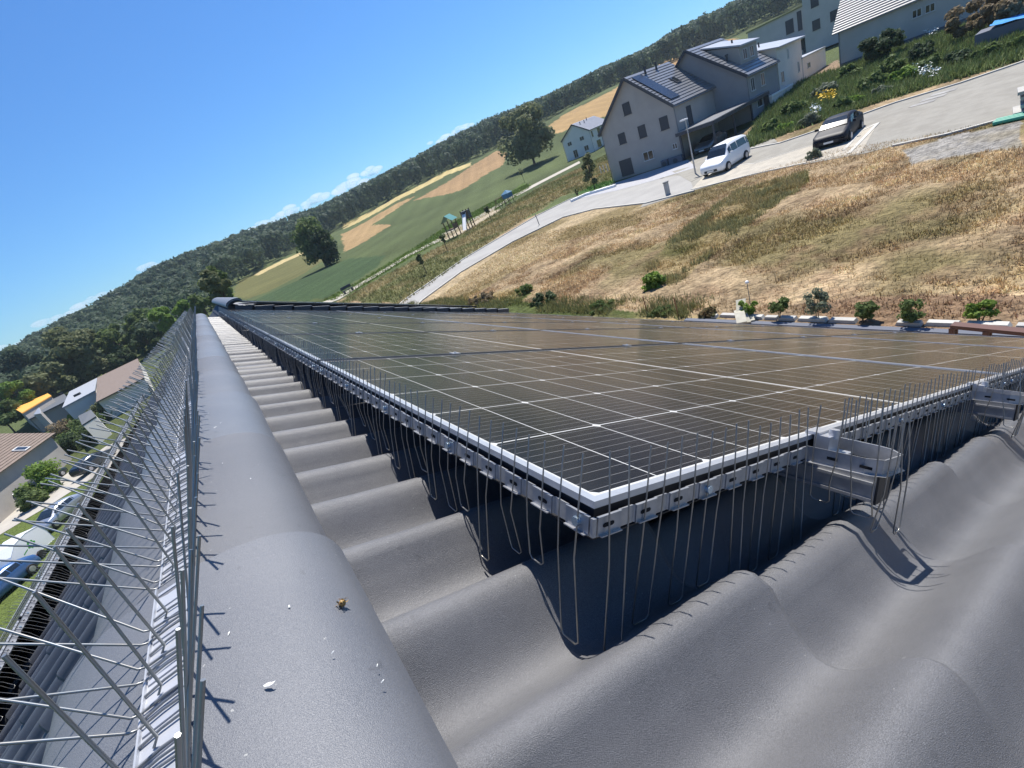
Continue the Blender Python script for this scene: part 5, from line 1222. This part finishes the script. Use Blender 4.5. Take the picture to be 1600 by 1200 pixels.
# blue covered pool/trampoline top right
P = hit(1572, 62); e = empty('covered_pile', 'dark garden box with bright blue tarpaulin at the right edge above the road', 'covered box', (P.x + 1.5, P.y - 1.0, zg(P.x, P.y)), .1)
m = MB(); m.bb((-1.6, -3.4, -.3), (1.2, 2.8, 1.0)); m.build('box', plinth, e)
m = MB(); vs = []; 
for i in range(9):
    for j in range(7): vs.append((-1.7 + 3.0 * j / 6, -3.5 + 5.6 * i / 8, 1.05 + .16 * rnd.random() + .12 * sin(i)))
m.add(vs, [(i * 7 + j, i * 7 + j + 1, (i + 1) * 7 + j + 1, (i + 1) * 7 + j) for i in range(8) for j in range(6)], 0, False); m.build('tarpaulin', mat('tarp_blue', (.03, .25, .6), .5), e)
# ================================================================== TREES AND SHRUBS
tree_px('broadleaf_tree', 818, 210, (838, 264), 47, 98, 'large spreading broadleaf tree standing alone in the meadow', D=185, leaf='olive', nl=9000, clumps=34, seed=3, trunk_h=.12, cr=.34, ls=1.1)
tree_px('broadleaf_tree', 488, 370, (507, 411), 27, 66, 'light green half of the tree pair in the field', D=150, leaf='mid', nl=6500, clumps=34, seed=4, ls=.8, trunk_h=.1, cr=.4)
tree_px('conifer_tree', 516, 385, (519, 413), 22, 66, 'dark dense tree standing right of its light green neighbour in the field', D=147, leaf='dark', nl=7500, clumps=44, seed=5, ls=.8, trunk_h=.02, cr=.42)
tree_px('willow_tree', 341, 440, (352, 474), 22, 48, 'rounded willow tree just beyond the end of the roof ridge', D=72, leaf='olive', nl=4200, clumps=16, seed=6, ls=.55, trunk_h=.35)
tree_px('broadleaf_tree', 340, 428, (351, 464), 20, 56, 'taller light green tree behind the willow', D=95, leaf='mid', nl=3800, clumps=16, seed=16, ls=.7, trunk_h=.2)
tree_px('broadleaf_tree', 135, 545, (160, 600), 46, 82, 'large dull green tree behind the light grey roof', D=160, leaf='olive', nl=9000, clumps=30, seed=7, ls=1.0, trunk_h=.1)
tree_px('broadleaf_tree', 78, 590, (100, 628), 34, 62, 'round olive tree behind the orange roof', D=152, leaf='olive', nl=6000, clumps=22, seed=8, ls=.9, trunk_h=.1)
tree_px('broadleaf_tree', 30, 603, (48, 640), 24, 44, 'bright yellow green tree on the left edge behind the brown roof', D=146, leaf='bright', nl=4500, clumps=18, seed=9, ls=.65, trunk_h=.1)
tree_px('broadleaf_tree', 5, 640, (20, 670), 30, 40, 'mid green tree cut by the left frame edge', D=140, leaf='mid', nl=3500, clumps=16, seed=10, ls=.7, trunk_h=.1)
for k, (cx, cy, bx, by, rp, hp, lf, lb, DD) in enumerate(((185, 528, 200, 560, 30, 58, 'mid', 'dark green tree between the big dull tree and the hedge trees', 120), (225, 500, 240, 530, 26, 48, 'mid', 'leafy tree left of the bright hedge trees', 120), (262, 485, 272, 512, 22, 36, 'bright', 'bright green tree at the left end of the hedge row by the ridge', 100), (292, 478, 300, 500, 18, 30, 'bright', 'bright green tree in the middle of the hedge row by the ridge', 95), (316, 470, 324, 490, 16, 30, 'mid', 'green tree at the right end of the hedge row by the ridge', 90), (50, 560, 66, 600, 36, 60, 'forest', 'dark tree in front of the forest on the far left', 150), (240, 530, 250, 560, 28, 46, 'dark', 'dark bushy tree behind the wire spikes', 110), (205, 560, 215, 590, 24, 40, 'dark', 'dark tree behind the dull brown roof', 112))):
    tree_px('broadleaf_tree', cx, cy, (bx, by), rp, hp, lb, D=DD * 1.38, leaf=lf, nl=4200, clumps=18, seed=30 + k, ls=.85, trunk_h=.1)
for k, (cx, cy, rp, hp, lf, lb, DD) in enumerate(((62, 745, 24, 34, 'bright', 'round yellow green bush against the white wall of the brown roofed house', 47), (40, 772, 16, 24, 'mid', 'small dark green bush near the cut off car', 45), (105, 690, 20, 22, 'mid', 'green garden bush right of the brown roof', 60), (85, 665, 16, 22, 'brown', 'yellowish garden bush beside the small canopy', 70), (130, 700, 22, 26, 'dark', 'dark garden bush behind the parked cars', 58), (150, 680, 20, 24, 'mid', 'leafy bush in the gardens near the shed', 62), (120, 655, 10, 12, 'bright', 'vivid lime green bush in the gardens', 75), (172, 660, 18, 22, 'olive', 'olive bush in the gardens behind the spikes', 66), (175, 620, 16, 18, 'grey', 'pale flowering bush in the distant gardens', 80), (200, 635, 14, 18, 'mid', 'bush close to the distant garden path', 74))):
    DD *= 1.5; r_ = ray(cx, cy); B_ = r_ * (DD / math.hypot(r_[0], r_[1])); dep = float(RC[2] @ B_)
    hh = max(1.2, hp * dep / FPX); tree('bush', (B_[0], B_[1], zg(B_[0], B_[1])), hh * 1.5, max(.8, rp * dep / FPX) * 1.35, lb, 'bush', leaf=lf, nl=2600, clumps=14, seed=60 + k, trunk_h=.05, shape='low', cr=.4, ls=.32)
# six young shrubs in the planted strip
sh = [((1170, 495), 15, 30, 'bright', 'small yellow green shrub at the left end of the planted row'), ((1221, 499), 17, 36, 'mid', 'second shrub of the planted row, thin and leafy'), ((1278, 500), 20, 52, 'grey', 'silvery grey green shrub in the planted row'), ((1350, 503), 19, 34, 'mid', 'low loose shrub in the middle of the planted row'), ((1427, 506), 22, 50, 'mid', 'tallest dark green shrub of the planted row'), ((1530, 503), 22, 38, 'bright', 'round bright lime shrub at the right end of the planted row')]
for k, (b_, rp, hp, lf, lb) in enumerate(sh):
    tree_px('shrub', 0, 0, b_, rp, hp, lb, cat='shrub', leaf=lf, nl=650, clumps=12, seed=80 + k, ls=.085, trunk_h=.12, cr=.38, stems=3, tr=.012, group='young shrubs behind the eave')
# birch and little conifer beside the grey house
tree_px('birch_tree', 922, 268, (930, 297), 15, 56, 'slender young birch in front of the grey gabled house', leaf='olive', nl=1500, clumps=14, seed=90, ls=.26, trunk_h=.12, tr=.05)
tree_px('small_conifer', 901, 300, (903, 310), 5, 18, 'tiny dark conifer at the tip of the small lawn', leaf='dark', nl=500, clumps=10, seed=91, ls=.14, trunk_h=.05, shape='cone', tr=.03)
for k, (b_, hp) in enumerate((((768, 345), 26), ((700, 392), 28), ((667, 428), 34), ((820, 285), 22))):
    tree_px('young_tree', 0, 0, b_, 5, hp, ['thin young tree beside the playground', 'thin young tree near the play tower', 'thin young tree next to the footpath below the playground', 'thin young tree beyond the blue hut'][k], leaf='olive', nl=260, clumps=8, seed=95 + k, ls=.3, trunk_h=.45, tr=.04, cr=.45)
# weeds on the dry slope
wd = [((1022, 450), 20, 30, 'bright', 'fresh green weed clump on the dry slope above the posts', 1400), ((1272, 248), 12, 18, 'grey', 'spiky grass tuft by the nose of the black car', 500), ((850, 472), 26, 16, 'dark', 'dark green weeds along the far eave of the roof', 1500), ((750, 474), 30, 14, 'brown', 'brown dry weeds near the branch road', 1500), ((940, 482), 26, 12, 'mid', 'green weeds left of the rusty posts', 1300), ((1035, 490), 24, 10, 'mid', 'low green weeds at the foot of the rusty posts', 1200), ((1110, 493), 18, 14, 'reddish', 'reddish weeds left of the crumpled lounger', 900), ((820, 458), 16, 16, 'mid', 'upright green weeds above the roof corner', 900)]
for k, (b_, rp, hp, lf, lb, nl) in enumerate(wd):
    tree_px('weed_clump', 0, 0, b_, rp, hp, lb, cat='weeds', leaf=lf, nl=nl, clumps=24, seed=110 + k, ls=.13, trunk_h=.03, shape='low', cr=.3, stems=4, tr=.01)
# flower garden between road and the large house
gd = [((1378, 95), 26, 34, 'dark', 'large dark green bush against the large house wall'), ((1395, 118), 22, 22, 'mid', 'rounded green bush in front of the large dark bush'), ((1440, 95), 18, 22, 'dark', 'dark bush with shaded base near the house corner'), ((1530, 55), 44, 40, 'brown', 'big brownish flowering bush right of the large house'), ((1590, 40), 34, 40, 'brown', 'brownish bush cut by the upper right frame corner'), ((1330, 120), 16, 16, 'mid', 'green bush at the left corner of the large house'), ((1290, 150), 18, 16, 'grey', 'greyish bush near the dirt path'), ((1240, 180), 18, 18, 'mid', 'leafy bush left of the yellow flowers'), ((1205, 208), 16, 14, 'mid', 'low green bush at the left end of the garden'), ((1225, 205), 12, 12, 'bright', 'bright low bush near the garden end'), ((1318, 172), 16, 14, 'mid', 'green bush beside the yellow flowers'), ((1360, 140), 18, 18, 'mid', 'fresh green bush in the garden centre'), ((1335, 165), 14, 12, 'bright', 'light green cushion by the road kerb'), ((1410, 128), 16, 16, 'bright', 'yellow green bush in the garden centre'), ((1455, 110), 18, 16, 'mid', 'green bush in the right garden half'), ((1495, 100), 18, 16, 'dark', 'dark bush below the brownish bush'), ((1540, 92), 20, 14, 'mid', 'low green bush near the blue tarpaulin'), ((1590, 78), 20, 14, 'mid', 'low green bush at the right frame edge'), ((1265, 195), 14, 12, 'grey', 'silvery cushion near the kerb'), ((1375, 150), 14, 10, 'grey', 'grey green cushion by the kerb')]
for k, (b_, rp, hp, lf, lb) in enumerate(gd):
    tree_px('garden_bush', 0, 0, b_, rp * 1.25, hp * 1.3, lb, cat='bush', leaf=lf, nl=1500 if rp < 25 else 3200, clumps=16, seed=140 + k, ls=.32, trunk_h=.04, shape='low' if rp < 25 else 'round', cr=.36, group=None, tr=.04)
def flowers(name, label, cx, cy, rx, ry, n, m_, s_):
    rnd = random.Random(cx); m = MB()
    for i in range(n):
        a, q = rnd.random() * 2 * pi, rnd.random() ** .5; P = hit(cx + rx * q * cos(a), cy + ry * q * sin(a)); z = zg(P.x, P.y) + rnd.uniform(.35, .8)
        t = s_ * rnd.uniform(.6, 1.4); d = [Vector((rnd.gauss(0, 1), rnd.gauss(0, 1), rnd.gauss(0, .6))).normalized() * t for _ in range(4)]
        c_ = Vector((P.x, P.y, z)); m.add([c_ + d[0], c_ + d[1] * .8, c_ - d[0], c_ - d[1] * .8], [(0, 1, 2, 3)])
    o = m.build(name, m_); tag(o, label, 'flowers', kind='stuff')
flowers('yellow_flowers', 'patch of bright yellow flowers in the roadside garden', 1291, 158, 17, 8, 170, mat('petal_yellow', (.75, .5, .03), .7), .11)
flowers('white_flowers', 'band of white flowers along the garden edge by the road', 1445, 122, 26, 8, 130, mat('petal_white', (.8, .8, .76), .7), .08)
flowers('white_flowers', 'few white flowers low in the garden behind the black car', 1275, 180, 10, 5, 60, mat('petal_white'), .08)
flowers('white_flowers', 'pale blossoms beside the large house wall', 1452, 57, 16, 6, 80, mat('petal_white'), .09)
# ground cover of the garden and dry grass on the slope
def blades(name, label, region, n, hmin, hmax, wid, seed, colf, lay=.5, mtl=None, nb=5):
    rng = np.random.default_rng(seed); pts = region(rng, n); n = len(pts)
    P = np.repeat(pts, nb, 0) + rng.normal(0, .05, (n * nb, 2)) * (hmax / .2); N_ = len(P)
    z = zt(P[:, 0], P[:, 1]) - .02
    h = rng.uniform(hmin, hmax, N_); a = rng.uniform(0, 2 * pi, N_); ln = rng.uniform(.1, lay, N_) * 1.4
    tip = np.stack([P[:, 0] + np.cos(a) * h * np.sin(ln), P[:, 1] + np.sin(a) * h * np.sin(ln), z + h * np.cos(ln) + .02], 1)
    b_ = a + pi / 2 + rng.normal(0, .5, N_); w_ = wid * rng.uniform(.6, 1.4, N_)
    p0 = np.stack([P[:, 0] - np.cos(b_) * w_, P[:, 1] - np.sin(b_) * w_, z], 1); p1 = np.stack([P[:, 0] + np.cos(b_) * w_, P[:, 1] + np.sin(b_) * w_, z], 1)
    V = np.stack([p0, p1, tip], 1).reshape(-1, 3); F = np.arange(N_ * 3).reshape(-1, 3)
    c_ = colf(P[:, 0], P[:, 1], rng); o = link(name, np_mesh(name, V, F, mtl, False, col=np.repeat(c_, 3, 0)))
    tag(o, label, 'grass', kind='stuff'); return o
grassm = mat('grass_blades', (.5, .5, .5), .85, attr=True, trans=.15, spec=.15)
def reg_dry(rng, n):
    out = []; poly = [(12.2, -6), (12.2, 22), (13, 31), (26, 37), (27, 25.5), (29.6, 21), (31.3, 17.2), (32.8, 13.2), (31.3, 9), (30.6, 0), (29.6, -6)]
    X = rng.uniform(12, 35, n * 2); Y = rng.uniform(-6, 37, n * 2); k = inpoly(X, Y, poly); near = rng.random(n * 2) < np.clip(1.5 - np.hypot(X, Y) / 45, .35, 1)
    k &= near & ~inpoly(X, Y, PW_['gravel']); return np.stack([X, Y], 1)[k][:n]
def col_dry(x, y, rng):
    c_ = ground_color(x, y); return np.clip(c_ * rng.uniform(.8, 1.9, (len(x), 1)) * np.array([1.05, 1.0, .9]) + rng.normal(0, .01, (len(x), 3)), .02, .7)
blades('dry_grass', 'straw coloured mown grass and low weeds covering the dry slope', reg_dry, 60000, .04, .17, .015, 1, col_dry, lay=1.25, mtl=grassm)
def reg_far(rng, n):
    X = rng.uniform(8, 95, n * 6); Y = rng.uniform(26, 100, n * 6); k = inpoly(X, Y, PW_['rough']) | inpoly(X, Y, PW_['strip']) | inpoly(X, Y, PW_['green2']); return np.stack([X, Y], 1)[k][:n]
blades('rough_grass', 'uneven olive rough grass between branch road and footpath', reg_far, 16000, .12, .42, .035, 2, col_dry, lay=.7, mtl=grassm, nb=4)
def reg_gard(rng, n):
    X = rng.uniform(40, 90, n * 4); Y = rng.uniform(-10, 40, n * 4); k = inpoly(X, Y, PW_['garden']); k &= ~((X > 68) & (Y > 13)); return np.stack([X, Y], 1)[k][:n]
blades('garden_plants', 'dense mixed green ground cover of the roadside garden', reg_gard, 16000, .25, .75, .05, 3, lambda x, y, rng: np.clip(np.array([.135, .175, .06]) * rng.uniform(.5, 1.7, (len(x), 1)) + (rng.random((len(x), 1)) < .12) * np.array([.1, .07, .06]), .02, .5), lay=.8, mtl=grassm, nb=5)
def reg_weed(rng, n):
    X = rng.uniform(12, 32, n * 8); Y = rng.uniform(4, 26, n * 8); k = inpoly(X, Y, PW_['green1']) & (fbm(X, Y, 1.6, 71) > .44); return np.stack([X, Y], 1)[k][:n]
blades('tall_weeds', 'sprawling patch of taller olive weeds running down the dry slope', reg_weed, 5200, .1, .36, .02, 6, lambda x, y, rng: np.clip(np.array([.25, .235, .11]) * rng.uniform(.5, 1.6, (len(x), 1)) + (fbm(x, y, 2, 5)[:, None] > .55) * np.array([.08, .04, .02]), .02, .6), lay=.9, mtl=grassm, nb=6)
def reg_eave(rng, n):
    X = rng.uniform(11.7, 14, n * 3); Y = rng.uniform(9, 34, n * 3); k = (rng.random(n * 3) < np.clip(1.2 - (X - 11.7) / 1.3, 0, 1)) & (fbm(X, Y, 3, 7) > .42); return np.stack([X, Y], 1)[k][:n]
blades('weedy_verge', 'green weeds growing along the foot of the slope', reg_eave, 2600, .1, .34, .018, 4, lambda x, y, rng: np.clip(np.array([.19, .20, .085]) * rng.uniform(.6, 1.5, (len(x), 1)) + (rng.random((len(x), 1)) < .3) * np.array([.1, .06, .02]), .02, .5), lay=.6, mtl=grassm)
# ================================================================== CLOUDS
cm = bpy.data.materials.new('cloud'); cm.use_nodes = True; N_c = cm.node_tree.nodes; N_c.remove(N_c['Principled BSDF'])
pv = N_c.new('ShaderNodeVolumePrincipled'); pv.inputs['Color'].default_value = (1, 1, 1, 1); pv.inputs['Density'].default_value = .007; pv.inputs['Anisotropy'].default_value = .3
cm.node_tree.links.new(pv.outputs[0], N_c['Material Output'].inputs['Volume'])
S.cycles.volume_bounces = 3
rnd = random.Random(12); m = MB()
for (az, el, wd_, ht) in ((-14.4, 2.5, 1.2, .35), (-10.5, 3.2, 1.6, .5), (-6.5, 3.7, 1.0, .4), (-2, 4.4, .6, .4), (9.5, 4.2, 1.6, .45), (13, 4.3, 1.4, .6), (15.6, 4.5, 1.8, .6), (19.8, 4.4, 1.6, .9), (22.5, 4.9, 1.0, .5), (31, 5.2, 2.0, .5), (33.5, 5.4, 1.0, .4)):
    for k in range(9):
        a = radians(az + rnd.gauss(0, wd_ * .55)); e_ = radians(el - .5 + abs(rnd.gauss(0, ht * .5))); D = 7000; r_ = D * radians(rnd.uniform(.22, .5)) * (ht / .6) ** .5
        m.sphere((D * sin(a), D * cos(a), D * tan(e_)), r_, 0, 18, 12, sc=(1.8, 1.2, .7))
o = m.build('clouds', cm); o['kind'] = 'stuff'; tag(o, 'small white cumulus clouds peeping over the forested skyline', 'clouds')


# ================================================================== HAZE
hz = MB(); hz.bb((-1500, -1500, -14), (1500, 1500, 75)); hm = bpy.data.materials.new('haze_air'); hm.use_nodes = True; hm.node_tree.nodes.remove(hm.node_tree.nodes['Principled BSDF'])
pv = hm.node_tree.nodes.new('ShaderNodeVolumePrincipled'); pv.inputs['Color'].default_value = (.7, .86, 1, 1); pv.inputs['Density'].default_value = .00016; pv.inputs['Anisotropy'].default_value = .2
hm.node_tree.links.new(pv.outputs[0], hm.node_tree.nodes['Material Output'].inputs['Volume'])
o = hz.build('haze', hm); o['kind'] = 'stuff'
